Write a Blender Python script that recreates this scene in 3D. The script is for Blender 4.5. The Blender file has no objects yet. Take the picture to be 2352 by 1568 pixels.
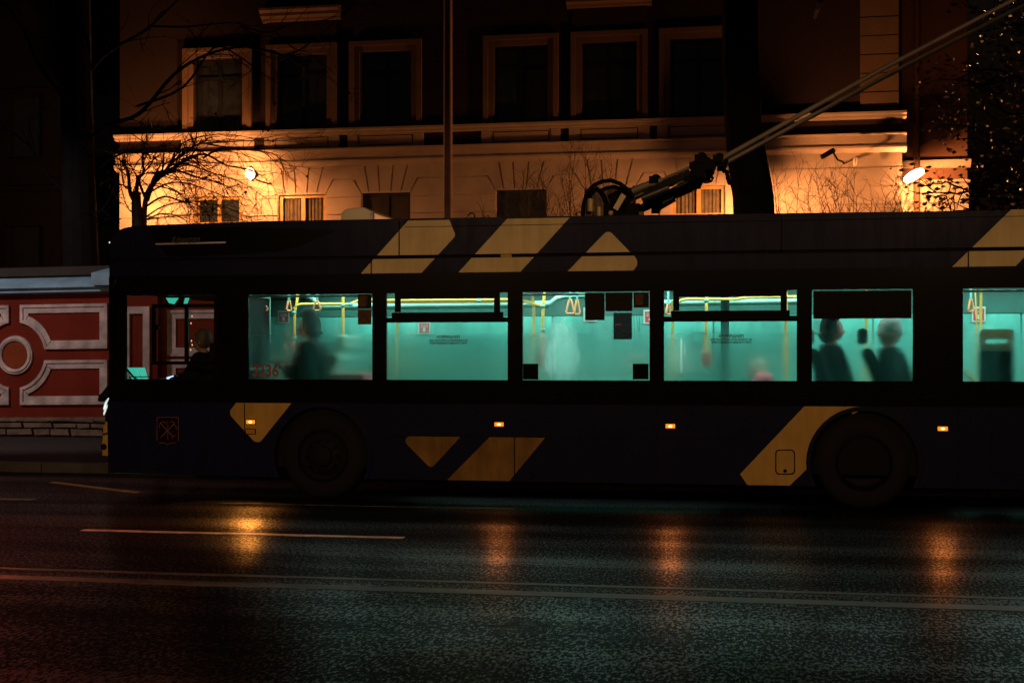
import bpy, bmesh, math, random
from mathutils import Vector, Matrix
random.seed(7)
R = math.radians
sc = bpy.context.scene
C = sc.collection

# ------------------------------------------------------------------ camera
YAW = R(10.65); CY, SY = math.cos(YAW), math.sin(YAW)
FOC, CXD, HOR, EYE = 3267.0, 1176.0, 822.0, 1.575
cam = bpy.data.cameras.new("camera")
cam.lens = 50.0; cam.sensor_width = 36.0; cam.shift_y = 38.0 / 2352.0
cam.clip_start = 0.1; cam.clip_end = 2000
camo = bpy.data.objects.new("camera", cam); C.objects.link(camo)
camo.location = (0, 0, EYE); camo.rotation_euler = (R(90), 0, YAW)
sc.camera = camo

# ------------------------------------------------------------------ world, lights, exposure
w = bpy.data.worlds.new("World"); sc.world = w; w.use_nodes = True
nt = w.node_tree; bg = nt.nodes["Background"]
sky = nt.nodes.new("ShaderNodeTexSky"); sky.sky_type = 'NISHITA'; sky.sun_disc = False
sky.sun_elevation = R(-3.0); sky.sun_rotation = R(200)
nt.links.new(sky.outputs[0], bg.inputs[0]); bg.inputs[1].default_value = 0.05

def lamp(name, kind, loc, energy, col, size=0.15, target=None, cone=None, blend=0.5):
    l = bpy.data.lights.new(name, kind); l.energy = energy; l.color = col
    if kind in ('POINT', 'SPOT'): l.shadow_soft_size = size
    if cone: l.spot_size = R(cone); l.spot_blend = blend
    o = bpy.data.objects.new(name, l); C.objects.link(o); o.location = loc
    if target is not None:
        o.rotation_euler = (Vector(target) - Vector(loc)).to_track_quat('-Z', 'Y').to_euler()
    return o
AMBER = (1.0, 0.37, 0.115)
# street lamps on the pavement behind the photographer, cut off above the bus roof
for lx, le in ((-7.5, 1500), (-1.8, 700), (3.6, 1500)):
    lamp("street_lamp_light", 'SPOT', (lx, -3.0, 7.0), le, (1.0, 0.56, 0.25), 0.15, (lx+0.2, 15.0, -7.0), 77, 0.12)
# cool lamp over the far pavement, left of the picture
lamp("pavement_lamp_light", 'SPOT', (-17.5, 19.0, 7.5), 1300, (1.0, 0.80, 0.72), 0.2, (-15.0, 24.6, 1.2), 80)
# red signal at the junction, left of the picture
lamp("signal_light", 'SPOT', (-10.5, 13.5, 3.0), 1700, (1.0, 0.10, 0.05), 0.35, (-3.0, 5.0, 0), 95)

sc.view_settings.view_transform = 'Standard'; sc.view_settings.look = 'None'
sc.view_settings.exposure = 0.0; sc.view_settings.gamma = 1.0
cy = sc.cycles
cy.use_denoising = True; cy.denoising_input_passes = 'RGB_ALBEDO_NORMAL'; cy.denoising_prefilter = 'ACCURATE'
cy.max_bounces = 6; cy.diffuse_bounces = 3; cy.glossy_bounces = 3; cy.transmission_bounces = 4
cy.transparent_max_bounces = 12
cy.sample_clamp_indirect = 2.0; cy.caustics_reflective = False; cy.caustics_refractive = False
cy.blur_glossy = 0.3

# ------------------------------------------------------------------ projection helpers (photo measure -> place on a real plane)
def ray(u):
    a = (u - CXD) / FOC
    return -SY + a * CY, CY + a * SY
def P(u, v, Y):
    dx, dy = ray(u); t = Y / dy
    return Vector((t * dx, Y, EYE + t * (HOR - v) / FOC))
def PX(u, Y):
    dx, dy = ray(u); return Y * dx / dy
def G(u, v):
    dx, dy = ray(u); t = EYE * FOC / (v - HOR)
    return Vector((t * dx, t * dy, 0))

# ------------------------------------------------------------------ mesh builder
class MB:
    def __init__(s): s.v = []; s.f = []
    def add(s, vs, fs):
        n = len(s.v); s.v += [tuple(p) for p in vs]; s.f += [tuple(i + n for i in f) for f in fs]; return s
    def box(s, x0, x1, y0, y1, z0, z1):
        return s.add([(x0,y0,z0),(x1,y0,z0),(x1,y1,z0),(x0,y1,z0),(x0,y0,z1),(x1,y0,z1),(x1,y1,z1),(x0,y1,z1)],
                     [(0,3,2,1),(4,5,6,7),(0,1,5,4),(1,2,6,5),(2,3,7,6),(3,0,4,7)])
    def prism(s, poly, y0, y1):            # poly of (x,z), extruded along y
        n = len(poly)
        vs = [(x, y0, z) for x, z in poly] + [(x, y1, z) for x, z in poly]
        fs = [tuple(range(n)), tuple(range(2*n-1, n-1, -1))]
        fs += [(i, (i+1) % n, (i+1) % n + n, i + n) for i in range(n)]
        return s.add(vs, fs)
    def plan(s, poly, z0, z1):             # poly of (x,y), extruded along z
        n = len(poly)
        vs = [(x, y, z0) for x, y in poly] + [(x, y, z1) for x, y in poly]
        fs = [tuple(range(n)), tuple(range(2*n-1, n-1, -1))]
        fs += [(i, (i+1) % n, (i+1) % n + n, i + n) for i in range(n)]
        return s.add(vs, fs)
    def side(s, poly, x0, x1):             # poly of (y,z), extruded along x
        n = len(poly)
        vs = [(x0, y, z) for y, z in poly] + [(x1, y, z) for y, z in poly]
        fs = [tuple(range(n)), tuple(range(2*n-1, n-1, -1))]
        fs += [(i, (i+1) % n, (i+1) % n + n, i + n) for i in range(n)]
        return s.add(vs, fs)
    def tube(s, pts, rad, n=8, caps=True):
        pts = [Vector(p) for p in pts]
        if not hasattr(rad, '__len__'): rad = [rad] * len(pts)
        vs = []; up = None
        for i, p in enumerate(pts):
            d = (pts[min(i+1, len(pts)-1)] - pts[max(i-1, 0)])
            if d.length < 1e-9: d = Vector((0,0,1))
            d.normalize()
            if up is None or abs(up.dot(d)) > 0.98:
                up = Vector((0,1,0)) if abs(d.y) < 0.9 else Vector((1,0,0))
            a = d.cross(up).normalized(); b = a.cross(d).normalized(); up = b
            for k in range(n):
                t = 2*math.pi*k/n
                vs.append(p + (a*math.cos(t) + b*math.sin(t))*rad[i])
        fs = []
        for i in range(len(pts)-1):
            for k in range(n):
                fs.append((i*n+k, i*n+(k+1) % n, (i+1)*n+(k+1) % n, (i+1)*n+k))
        if caps:
            fs.append(tuple(range(n-1, -1, -1))); fs.append(tuple(range((len(pts)-1)*n, len(pts)*n)))
        return s.add(vs, fs)
    def lathe_y(s, prof, cx, cz, n=40):    # prof of (radius, y) about an axis along y
        m = len(prof); vs = []
        for k in range(n):
            t = 2*math.pi*k/n
            for r, y in prof: vs.append((cx + r*math.cos(t), y, cz + r*math.sin(t)))
        fs = []
        for k in range(n):
            for j in range(m-1):
                fs.append((k*m+j, k*m+j+1, ((k+1) % n)*m+j+1, ((k+1) % n)*m+j))
        return s.add(vs, fs)
    def lathe_z(s, prof, cx, cy_, n=24):
        m = len(prof); vs = []
        for k in range(n):
            t = 2*math.pi*k/n
            for r, z in prof: vs.append((cx + r*math.cos(t), cy_ + r*math.sin(t), z))
        fs = []
        for k in range(n):
            for j in range(m-1):
                fs.append((k*m+j, k*m+j+1, ((k+1) % n)*m+j+1, ((k+1) % n)*m+j))
        return s.add(vs, fs)
    def blob(s, c, r, nu=16, nv=10):
        c = Vector(c); vs = []; fs = []
        for j in range(nv+1):
            ph = math.pi*j/nv
            for k in range(nu):
                t = 2*math.pi*k/nu
                vs.append((c.x + r[0]*math.sin(ph)*math.cos(t), c.y + r[1]*math.sin(ph)*math.sin(t), c.z + r[2]*math.cos(ph)))
        for j in range(nv):
            for k in range(nu):
                fs.append((j*nu+k, j*nu+(k+1) % nu, (j+1)*nu+(k+1) % nu, (j+1)*nu+k))
        return s.add(vs, fs)
    def holes(s, x0, x1, z0, z1, hs, y0, y1):   # slab in xz with rectangular holes
        xs = sorted(set([x0, x1] + [h[0] for h in hs] + [h[1] for h in hs]))
        zs = sorted(set([z0, z1] + [h[2] for h in hs] + [h[3] for h in hs]))
        def solid(i, j):
            if i < 0 or j < 0 or i >= len(xs)-1 or j >= len(zs)-1: return False
            cx, cz = (xs[i]+xs[i+1])/2, (zs[j]+zs[j+1])/2
            return not any(h[0] < cx < h[1] and h[2] < cz < h[3] for h in hs)
        vid = {}; vs = []; fs = []
        def V(i, j, k):
            key = (i, j, k)
            if key not in vid: vid[key] = len(vs); vs.append((xs[i], (y0, y1)[k], zs[j]))
            return vid[key]
        for i in range(len(xs)-1):
            for j in range(len(zs)-1):
                if not solid(i, j): continue
                fs.append((V(i,j,0), V(i+1,j,0), V(i+1,j+1,0), V(i,j+1,0)))
                fs.append((V(i,j,1), V(i,j+1,1), V(i+1,j+1,1), V(i+1,j,1)))
                if not solid(i-1, j): fs.append((V(i,j,0), V(i,j+1,0), V(i,j+1,1), V(i,j,1)))
                if not solid(i+1, j): fs.append((V(i+1,j,0), V(i+1,j,1), V(i+1,j+1,1), V(i+1,j+1,0)))
                if not solid(i, j-1): fs.append((V(i,j,0), V(i,j,1), V(i+1,j,1), V(i+1,j,0)))
                if not solid(i, j+1): fs.append((V(i,j+1,0), V(i+1,j+1,0), V(i+1,j+1,1), V(i,j+1,1)))
        return s.add(vs, fs)

WL = {}
def link_mesh(name, me, parent, centre, mat):
    o = bpy.data.objects.new(name, me); C.objects.link(o)
    if mat: me.materials.append(mat)
    WL[o] = Vector(centre)
    if parent is not None:
        o.parent = parent; o.location = Vector(centre) - WL[parent]
    else: o.location = centre
    return o
def obj(name, mb, mat, parent=None, smooth=False, bevel=0.0, origin=None):
    bm = bmesh.new()
    vs = [bm.verts.new(p) for p in mb.v]
    for f in mb.f:
        try: bm.faces.new([vs[i] for i in f])
        except ValueError: pass
    bmesh.ops.recalc_face_normals(bm, faces=bm.faces)
    if bevel > 0:
        es = [e for e in bm.edges if len(e.link_faces) == 2 and e.calc_face_angle(0) > 0.6]
        bmesh.ops.bevel(bm, geom=es, offset=bevel, segments=2, affect='EDGES', clamp_overlap=True, profile=0.6)
    if origin is None:
        lo = [min(p[i] for p in mb.v) for i in range(3)]; hi = [max(p[i] for p in mb.v) for i in range(3)]
        origin = Vector(((lo[0]+hi[0])/2, (lo[1]+hi[1])/2, lo[2] if parent is None else (lo[2]+hi[2])/2))
    origin = Vector(origin)
    bmesh.ops.translate(bm, vec=-origin, verts=bm.verts)
    if smooth:
        for f in bm.faces: f.smooth = True
        if smooth != 'all':
            for e in bm.edges:
                if len(e.link_faces) == 2 and e.calc_face_angle(0) > 0.7: e.smooth = False
    me = bpy.data.meshes.new(name); bm.to_mesh(me); bm.free()
    return link_mesh(name, me, parent, origin, mat)
def empty(name, loc, label=None, cat=None, group=None):
    o = bpy.data.objects.new(name, None); C.objects.link(o); o.location = loc
    o.empty_display_size = 0.2; WL[o] = Vector(loc)
    if label: tag(o, label, cat, group)
    return o
def tag(o, label, cat, group=None):
    o["label"] = label; o["category"] = cat
    if group: o["group"] = group
    return o
def structure(o): o["kind"] = "structure"; return o
def copy_tree(o, loc=None, parent=None):
    c = o.copy(); C.objects.link(c)
    if parent is not None: c.parent = parent
    if loc is not None: c.location = loc
    WL[c] = Vector(loc) if loc is not None else WL[o]
    for ch in list(o.children): copy_tree(ch, None, c)
    return c
def text_mesh(name, body, mat, parent, centre, size, width=None, mirror=False, shear=0.0, thick=0.0015, bold=0.0):
    cu = bpy.data.curves.new(name, 'FONT'); cu.body = body; cu.size = size; cu.align_x = 'CENTER'; cu.align_y = 'CENTER'
    cu.extrude = thick; cu.shear = shear; cu.offset = bold; cu.resolution_u = 3
    t = bpy.data.objects.new(name, cu); C.objects.link(t)
    bpy.context.view_layer.update()
    dg = bpy.context.evaluated_depsgraph_get()
    me = bpy.data.meshes.new_from_object(t.evaluated_get(dg))
    bpy.data.objects.remove(t); bpy.data.curves.remove(cu)
    xs = [v.co.x for v in me.vertices]
    k = width/(max(xs)-min(xs)) if width and xs else 1
    for v in me.vertices:
        x, y, z = v.co
        v.co = ((-x if mirror else x)*k, -z, y)
    me.materials.clear()
    return link_mesh(name, me, parent, centre, mat)

# ------------------------------------------------------------------ materials
def mat(name, base, rough=0.6, metal=0.0, var=0.25, scale=4.0, bump=0.0, bscale=40.0, coat=0.0, spec=0.5, emis=None, estr=0.0, stretch=None, dirt=0.0):
    m = bpy.data.materials.new(name); m.use_nodes = True
    n = m.node_tree.nodes; L = m.node_tree.links; b = n["Principled BSDF"]
    b.inputs["Roughness"].default_value = rough; b.inputs["Metallic"].default_value = metal
    b.inputs["Specular IOR Level"].default_value = spec
    if coat: b.inputs["Coat Weight"].default_value = coat; b.inputs["Coat Roughness"].default_value = 0.08
    tc = n.new("ShaderNodeTexCoord")
    no = n.new("ShaderNodeTexNoise"); no.inputs["Scale"].default_value = scale; no.inputs["Detail"].default_value = 6
    if stretch:
        ms = n.new("ShaderNodeMapping"); ms.inputs["Scale"].default_value = stretch
        L.new(tc.outputs["Object"], ms.inputs[0]); L.new(ms.outputs[0], no.inputs["Vector"])
    else: L.new(tc.outputs["Object"], no.inputs["Vector"])
    r = n.new("ShaderNodeValToRGB"); r.color_ramp.elements[0].position = 0.3; r.color_ramp.elements[1].position = 0.72
    r.color_ramp.elements[0].color = tuple(c*(1-var) for c in base) + (1,)
    r.color_ramp.elements[1].color = tuple(min(1, c*(1+var*0.6)) for c in base) + (1,)
    L.new(no.outputs["Fac"], r.inputs[0]); L.new(r.outputs[0], b.inputs["Base Color"])
    if dirt:
        g = n.new("ShaderNodeNewGeometry"); md = n.new("ShaderNodeMapping"); md.inputs["Scale"].default_value = (7, 1, 0.9)
        L.new(g.outputs["Position"], md.inputs[0]); nd = n.new("ShaderNodeTexNoise"); nd.inputs["Scale"].default_value = 1.4; nd.inputs["Detail"].default_value = 7
        nd.inputs["Roughness"].default_value = 0.65; L.new(md.outputs[0], nd.inputs["Vector"])
        rd = n.new("ShaderNodeMapRange"); rd.inputs[1].default_value = 0.38; rd.inputs[2].default_value = 0.7; rd.inputs[3].default_value = 1.0; rd.inputs[4].default_value = 1-dirt
        L.new(nd.outputs["Fac"], rd.inputs[0])
        mm = n.new("ShaderNodeMix"); mm.data_type = 'RGBA'; mm.blend_type = 'MULTIPLY'; mm.inputs[0].default_value = 1.0
        cc_ = n.new("ShaderNodeCombineColor")
        for i in range(3): L.new(rd.outputs[0], cc_.inputs[i])
        L.new(r.outputs[0], mm.inputs[6]); L.new(cc_.outputs[0], mm.inputs[7]); L.new(mm.outputs[2], b.inputs["Base Color"])
        ra = n.new("ShaderNodeMapRange"); ra.inputs[1].default_value = 0.38; ra.inputs[2].default_value = 0.7; ra.inputs[3].default_value = rough; ra.inputs[4].default_value = min(1, rough+0.15)
        L.new(nd.outputs["Fac"], ra.inputs[0]); L.new(ra.outputs[0], b.inputs["Roughness"])
    if bump:
        nb = n.new("ShaderNodeTexNoise"); nb.inputs["Scale"].default_value = bscale; nb.inputs["Detail"].default_value = 4
        L.new(tc.outputs["Object"], nb.inputs["Vector"])
        bp = n.new("ShaderNodeBump"); bp.inputs["Strength"].default_value = bump; bp.inputs["Distance"].default_value = 0.02
        L.new(nb.outputs["Fac"], bp.inputs["Height"]); L.new(bp.outputs[0], b.inputs["Normal"])
    if emis:
        b.inputs["Emission Color"].default_value = tuple(emis) + (1,); b.inputs["Emission Strength"].default_value = estr
    return m

def asphalt(name, grain, rough, strength, base, spec=0.5):
    m = bpy.data.materials.new(name); m.use_nodes = True
    n = m.node_tree.nodes; L = m.node_tree.links; b = n["Principled BSDF"]
    geo = n.new("ShaderNodeNewGeometry")
    big = n.new("ShaderNodeTexNoise"); big.inputs["Scale"].default_value = 0.7; big.inputs["Detail"].default_value = 5
    mp = n.new("ShaderNodeMapping"); mp.inputs["Scale"].default_value = (0.35, 1.5, 1)
    L.new(geo.outputs["Position"], mp.inputs[0]); L.new(mp.outputs[0], big.inputs["Vector"])
    rr = n.new("ShaderNodeMapRange"); rr.inputs[1].default_value = 0.3; rr.inputs[2].default_value = 0.7
    rr.inputs[3].default_value = rough*0.96; rr.inputs[4].default_value = rough*1.12
    L.new(big.outputs["Fac"], rr.inputs[0]); L.new(rr.outputs[0], b.inputs["Roughness"])
    rc = n.new("ShaderNodeValToRGB"); rc.color_ramp.elements[0].color = tuple(c*0.6 for c in base)+(1,); rc.color_ramp.elements[1].color = tuple(c*1.3 for c in base)+(1,)
    g1 = n.new("ShaderNodeTexNoise"); g1.inputs["Scale"].default_value = grain*1.3; g1.inputs["Detail"].default_value = 2
    L.new(geo.outputs["Position"], g1.inputs["Vector"]); L.new(g1.outputs["Fac"], rc.inputs[0]); L.new(rc.outputs[0], b.inputs["Base Color"])
    vo = n.new("ShaderNodeTexVoronoi"); vo.inputs["Scale"].default_value = grain
    mb_ = n.new("ShaderNodeMapping"); mb_.inputs["Scale"].default_value = (1.0, 0.45, 1); L.new(geo.outputs["Position"], mb_.inputs[0])
    L.new(mb_.outputs[0], vo.inputs["Vector"])
    nz = n.new("ShaderNodeTexNoise"); nz.inputs["Scale"].default_value = grain*0.45; nz.inputs["Detail"].default_value = 6; nz.inputs["Roughness"].default_value = 0.7
    L.new(mb_.outputs[0], nz.inputs["Vector"])
    mx = n.new("ShaderNodeMath"); mx.operation = 'MULTIPLY_ADD'; mx.inputs[1].default_value = -0.5
    L.new(vo.outputs["Distance"], mx.inputs[0]); L.new(nz.outputs["Fac"], mx.inputs[2])
    bp = n.new("ShaderNodeBump"); bp.inputs["Strength"].default_value = 1.0; bp.inputs["Distance"].default_value = 0.0022*strength
    L.new(mx.outputs[0], bp.inputs["Height"]); L.new(bp.outputs[0], b.inputs["Normal"])
    # aggregate standing out of the water film: the shine breaks up stone by stone
    ag = n.new("ShaderNodeTexNoise"); ag.inputs["Scale"].default_value = grain*1.1; ag.inputs["Detail"].default_value = 4; ag.inputs["Roughness"].default_value = 0.75
    mg = n.new("ShaderNodeMapping"); mg.inputs["Scale"].default_value = (1.0, 0.4, 1)
    L.new(geo.outputs["Position"], mg.inputs[0]); L.new(mg.outputs[0], ag.inputs["Vector"])
    sr = n.new("ShaderNodeMapRange"); sr.inputs[1].default_value = 0.52; sr.inputs[2].default_value = 0.635
    sr.inputs[3].default_value = 0.003; sr.inputs[4].default_value = spec*0.9
    pm = n.new("ShaderNodeMapping"); pm.inputs["Scale"].default_value = (0.22, 1.6, 1)
    pn = n.new("ShaderNodeTexNoise"); pn.inputs["Scale"].default_value = 0.9; pn.inputs["Detail"].default_value = 4
    L.new(geo.outputs["Position"], pm.inputs[0]); L.new(pm.outputs[0], pn.inputs["Vector"])
    pa = n.new("ShaderNodeMath"); pa.operation = 'MULTIPLY_ADD'; pa.inputs[1].default_value = 0.34; pa.inputs[2].default_value = -0.17
    L.new(pn.outputs["Fac"], pa.inputs[0])
    pb = n.new("ShaderNodeMath"); pb.operation = 'ADD'; L.new(pa.outputs[0], pb.inputs[0]); L.new(ag.outputs["Fac"], pb.inputs[1])
    L.new(pb.outputs[0], sr.inputs[0])
    L.new(sr.outputs[0], b.inputs["Specular IOR Level"])
    return m

def fog_glass(name, tint, fog, spot=None):
    m = bpy.data.materials.new(name); m.use_nodes = True
    n = m.node_tree.nodes; L = m.node_tree.links; n.remove(n["Principled BSDF"]); out = n["Material Output"]
    geo = n.new("ShaderNodeNewGeometry")
    mp = n.new("ShaderNodeMapping"); mp.inputs["Scale"].default_value = (2.2, 1, 0.6)
    L.new(geo.outputs["Position"], mp.inputs[0])
    no = n.new("ShaderNodeTexNoise"); no.inputs["Scale"].default_value = 1.6; no.inputs["Detail"].default_value = 5
    L.new(mp.outputs[0], no.inputs["Vector"])
    mr = n.new("ShaderNodeMapRange"); mr.inputs[1].default_value = 0.3; mr.inputs[2].default_value = 0.7
    mr.inputs[3].default_value = fog*0.2; mr.inputs[4].default_value = fog*2.0
    L.new(no.outputs["Fac"], mr.inputs[0]); fac = mr.outputs[0]
    # damp builds up towards the sill: more condensation low on the pane
    sep = n.new("ShaderNodeSeparateXYZ"); L.new(geo.outputs["Position"], sep.inputs[0])
    zr = n.new("ShaderNodeMapRange"); zr.inputs[1].default_value = 2.2; zr.inputs[2].default_value = 1.35
    zr.inputs[3].default_value = 0.55; zr.inputs[4].default_value = 1.25; L.new(sep.outputs[2], zr.inputs[0])
    mu = n.new("ShaderNodeMath"); mu.operation = 'MULTIPLY'; L.new(fac, mu.inputs[0]); L.new(zr.outputs[0], mu.inputs[1]); fac = mu.outputs[0]
    if spot:
        vs = n.new("ShaderNodeVectorMath"); vs.operation = 'SUBTRACT'; vs.inputs[1].default_value = spot[0]
        L.new(geo.outputs["Position"], vs.inputs[0])
        vm = n.new("ShaderNodeVectorMath"); vm.operation = 'MULTIPLY'; vm.inputs[1].default_value = spot[1]
        L.new(vs.outputs[0], vm.inputs[0])
        ln = n.new("ShaderNodeVectorMath"); ln.operation = 'LENGTH'; L.new(vm.outputs[0], ln.inputs[0])
        sr = n.new("ShaderNodeMapRange"); sr.interpolation_type = 'SMOOTHSTEP'; sr.inputs[1].default_value = 1.0; sr.inputs[2].default_value = 0.2
        sr.inputs[3].default_value = 0.0; sr.inputs[4].default_value = 0.6; wn_ = n.new("ShaderNodeTexNoise"); wn_.inputs["Scale"].default_value = 5.0; wn_.inputs["Detail"].default_value = 5; L.new(mp.outputs[0], wn_.inputs["Vector"])
        wa = n.new("ShaderNodeMath"); wa.operation = 'MULTIPLY_ADD'; wa.inputs[1].default_value = 1.6; wa.inputs[2].default_value = -0.8; L.new(wn_.outputs["Fac"], wa.inputs[0])
        wb = n.new("ShaderNodeMath"); wb.operation = 'ADD'; L.new(ln.outputs["Value"], wb.inputs[0]); L.new(wa.outputs[0], wb.inputs[1])
        L.new(wb.outputs[0], sr.inputs[0])
        ad = n.new("ShaderNodeMath"); ad.operation = 'ADD'; L.new(fac, ad.inputs[0]); L.new(sr.outputs[0], ad.inputs[1]); fac = ad.outputs[0]
    tr0 = n.new("ShaderNodeBsdfTransparent"); rf = n.new("ShaderNodeBsdfRefraction"); rf.inputs["Roughness"].default_value = 0.34; rf.inputs["IOR"].default_value = 1.45
    zb = n.new("ShaderNodeMapRange"); zb.interpolation_type = 'SMOOTHSTEP'; zb.inputs[1].default_value = 2.06; zb.inputs[2].default_value = 1.55
    zb.inputs[3].default_value = 0.0; zb.inputs[4].default_value = 0.62 if fog >= 0.03 else 0.0; L.new(sep.outputs[2], zb.inputs[0])
    tr = n.new("ShaderNodeMixShader"); L.new(zb.outputs[0], tr.inputs[0]); L.new(tr0.outputs[0], tr.inputs[1]); L.new(rf.outputs[0], tr.inputs[2])
    tl = n.new("ShaderNodeBsdfTranslucent"); tl.inputs[0].default_value = tint + (1,)
    mi = n.new("ShaderNodeMixShader"); L.new(fac, mi.inputs[0]); L.new(tr.outputs[0], mi.inputs[1]); L.new(tl.outputs[0], mi.inputs[2])
    gl = n.new("ShaderNodeBsdfGlossy"); gl.inputs["Roughness"].default_value = 0.05
    m2 = n.new("ShaderNodeMixShader"); m2.inputs[0].default_value = 0.04
    L.new(mi.outputs[0], m2.inputs[1]); L.new(gl.outputs[0], m2.inputs[2]); L.new(m2.outputs[0], out.inputs[0])
    return m

M = {}
M['road_far'] = asphalt("wet_asphalt", 44, 0.29, 0.3, (0.005, 0.005, 0.006), 0.9)
M['road_near'] = asphalt("coarse_wet_asphalt", 42, 0.285, 0.9, (0.003, 0.003, 0.004), 0.7)
M['paving'] = mat("paving", (0.012, 0.011, 0.011), 0.7, bump=0.4, bscale=30)
M['kerb'] = mat("kerb_granite", (0.09, 0.085, 0.085), 0.45, bump=0.3, bscale=60)
M['line'] = mat("worn_line_paint", (0.045, 0.046, 0.046), 0.28, var=0.9, scale=6, bump=0.5, bscale=70)
M['line_white'] = mat("line_paint", (0.34, 0.32, 0.30), 0.3, var=0.5, scale=9, bump=0.3, bscale=70)
M['line_yellow'] = mat("yellow_line_paint", (0.65, 0.42, 0.06), 0.3, var=0.4, scale=9)
M['navy'] = mat("navy_paint", (0.0075, 0.0095, 0.036), 0.30, spec=0.06, var=0.15, dirt=0.35)
M['black'] = mat("gloss_black", (0.003, 0.003, 0.003), 0.2, var=0.1, spec=0.12)
M['matt_black'] = mat("matt_black", (0.006, 0.006, 0.006), 0.8, var=0.2, spec=0.1)
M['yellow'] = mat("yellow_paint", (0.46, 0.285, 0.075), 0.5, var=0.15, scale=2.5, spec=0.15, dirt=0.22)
M['yellow_roof'] = mat("pale_roof_yellow", (0.58, 0.46, 0.24), 0.5, var=0.15, scale=2.5, spec=0.15, dirt=0.16)  # paler and less saturated than the lower stripes
M['yellow_dim'] = mat("dim_yellow_paint", (0.22, 0.12, 0.03), 0.6, var=0.3, scale=3.5, spec=0.15, dirt=0.35)  # yellow darkened for the weaker light on the middle stripes, plus dirt streaks
M['rubber'] = mat("tyre_rubber", (0.0075, 0.0065, 0.006), 0.85, spec=0.2, bump=0.3, bscale=50)
M['rim'] = mat("wheel_steel", (0.008, 0.0075, 0.0075), 0.7, spec=0.1, var=0.4, scale=9)
M['steel'] = mat("dark_steel", (0.06, 0.055, 0.05), 0.4, metal=0.6, var=0.4, scale=9)
M['grp'] = mat("boom_fibreglass", (0.20, 0.17, 0.13), 0.5, var=0.2, scale=5)
M['brass'] = mat("insulator_resin", (0.50, 0.38, 0.16), 0.35, var=0.2, scale=15)
M['cream'] = mat("cream_shell", (0.62, 0.55, 0.42), 0.45, var=0.1)
M['chrome'] = mat("silver_trim", (0.5, 0.45, 0.42), 0.35, metal=0.8, var=0.1)
M['script'] = mat("script_print", (0.06, 0.045, 0.04), 0.6)
M['emblem'] = mat("emblem_print", (0.13, 0.055, 0.045), 0.6)
M['emblem_field'] = mat("emblem_field", (0.012, 0.002, 0.002), 0.8, spec=0.03)
M['lens_amber'] = mat("amber_lens", (0.8, 0.3, 0.02), 0.3, emis=(1.0, 0.26, 0.01), estr=1.1)
M['lens_core'] = mat("amber_led", (0.9, 0.6, 0.2), 0.3, emis=(1.0, 0.75, 0.25), estr=2.5)
M['reflector'] = mat("amber_reflector", (0.65, 0.30, 0.03), 0.25, bump=0.8, bscale=200)
M['head'] = mat("headlight_tube", (0.9, 0.95, 0.95), 0.3, emis=(0.75, 1.0, 0.95), estr=0.75)
M['led_strip'] = mat("ceiling_led", (0.9, 0.95, 0.92), 0.4, emis=(0.68, 1.0, 0.90), estr=25.0)
M['tube'] = mat("door_edge_glint", (0.9, 0.95, 0.92), 0.4, emis=(0.75, 1.0, 0.85), estr=1.0)  # glow standing for light reflected at the door edges
M['glass'] = fog_glass("misted_glass", (0.12, 0.50, 0.42), 0.035)
M['glass_spot'] = fog_glass("misted_glass_breath", (0.60, 0.95, 0.88), 0.035, ((PX(1288, 15.2), 15.2, 1.62), (4.6, 0, 2.3)))
M['clear'] = fog_glass("cab_glass", (0.02, 0.03, 0.03), 0.02)
M['far_pane'] = mat("misted_far_pane", (0.13, 0.60, 0.50), 0.4, var=0.5, scale=1.5, stretch=(2.2, 1, 0.6), spec=0.3)
M['far_top'] = mat("upper_lining", (0.03, 0.16, 0.13), 0.5, var=0.15)
M['lining'] = mat("teal_lining", (0.07, 0.33, 0.27), 0.5, var=0.15)
M['floor_in'] = mat("bus_floor", (0.05, 0.12, 0.11), 0.6)
M['pale_tube'] = mat("pale_green_duct", (0.22, 0.52, 0.42), 0.4, var=0.08)
M['rail'] = mat("yellow_rail", (0.85, 0.58, 0.10), 0.35, var=0.08)
M['strap'] = mat("orange_strap", (0.95, 0.42, 0.16), 0.4, var=0.08)
M['joint'] = mat("rail_joint", (0.16, 0.5, 0.45), 0.4)
M['seat'] = mat("seat_shell", (0.22, 0.62, 0.50), 0.45, var=0.12)
M['seat_dark'] = mat("seat_fabric", (0.006, 0.007, 0.008), 0.9, spec=0.1)
M['seat_red'] = mat("red_cushion", (0.45, 0.10, 0.12), 0.7)
M['sticker_dark'] = mat("sticker_back", (0.011, 0.009, 0.006), 0.6, spec=0.1, var=0.3)
M['sticker_amber'] = mat("sticker_amber", (0.10, 0.042, 0.014), 0.6, spec=0.1)
M['sticker_ink'] = mat("sticker_ink", (0.01, 0.008, 0.006), 0.6)
M['poster_blue'] = mat("blue_poster", (0.008, 0.075, 0.15), 0.6, var=0.6, scale=14)
_pm = M['poster_blue'].node_tree; _tl = _pm.nodes.new("ShaderNodeBsdfTranslucent"); _tl.inputs[0].default_value = (0.02, 0.16, 0.20, 1)
_mx = _pm.nodes.new("ShaderNodeMixShader"); _mx.inputs[0].default_value = 0.5; _pm.links.new(_pm.nodes["Principled BSDF"].outputs[0], _mx.inputs[1]); _pm.links.new(_tl.outputs[0], _mx.inputs[2]); _pm.links.new(_mx.outputs[0], _pm.nodes["Material Output"].inputs[0])
M['red_print'] = mat("red_print", (0.55, 0.03, 0.05), 0.5)
M['white_print'] = mat("white_print", (0.6, 0.72, 0.66), 0.5)
M['num_red'] = mat("red_number", (0.26, 0.05, 0.02), 0.5)
M['valid'] = mat("validator_case", (0.75, 0.55, 0.42), 0.5)
M['blue'] = mat("blue_badge", (0.03, 0.22, 0.55), 0.5)
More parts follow.
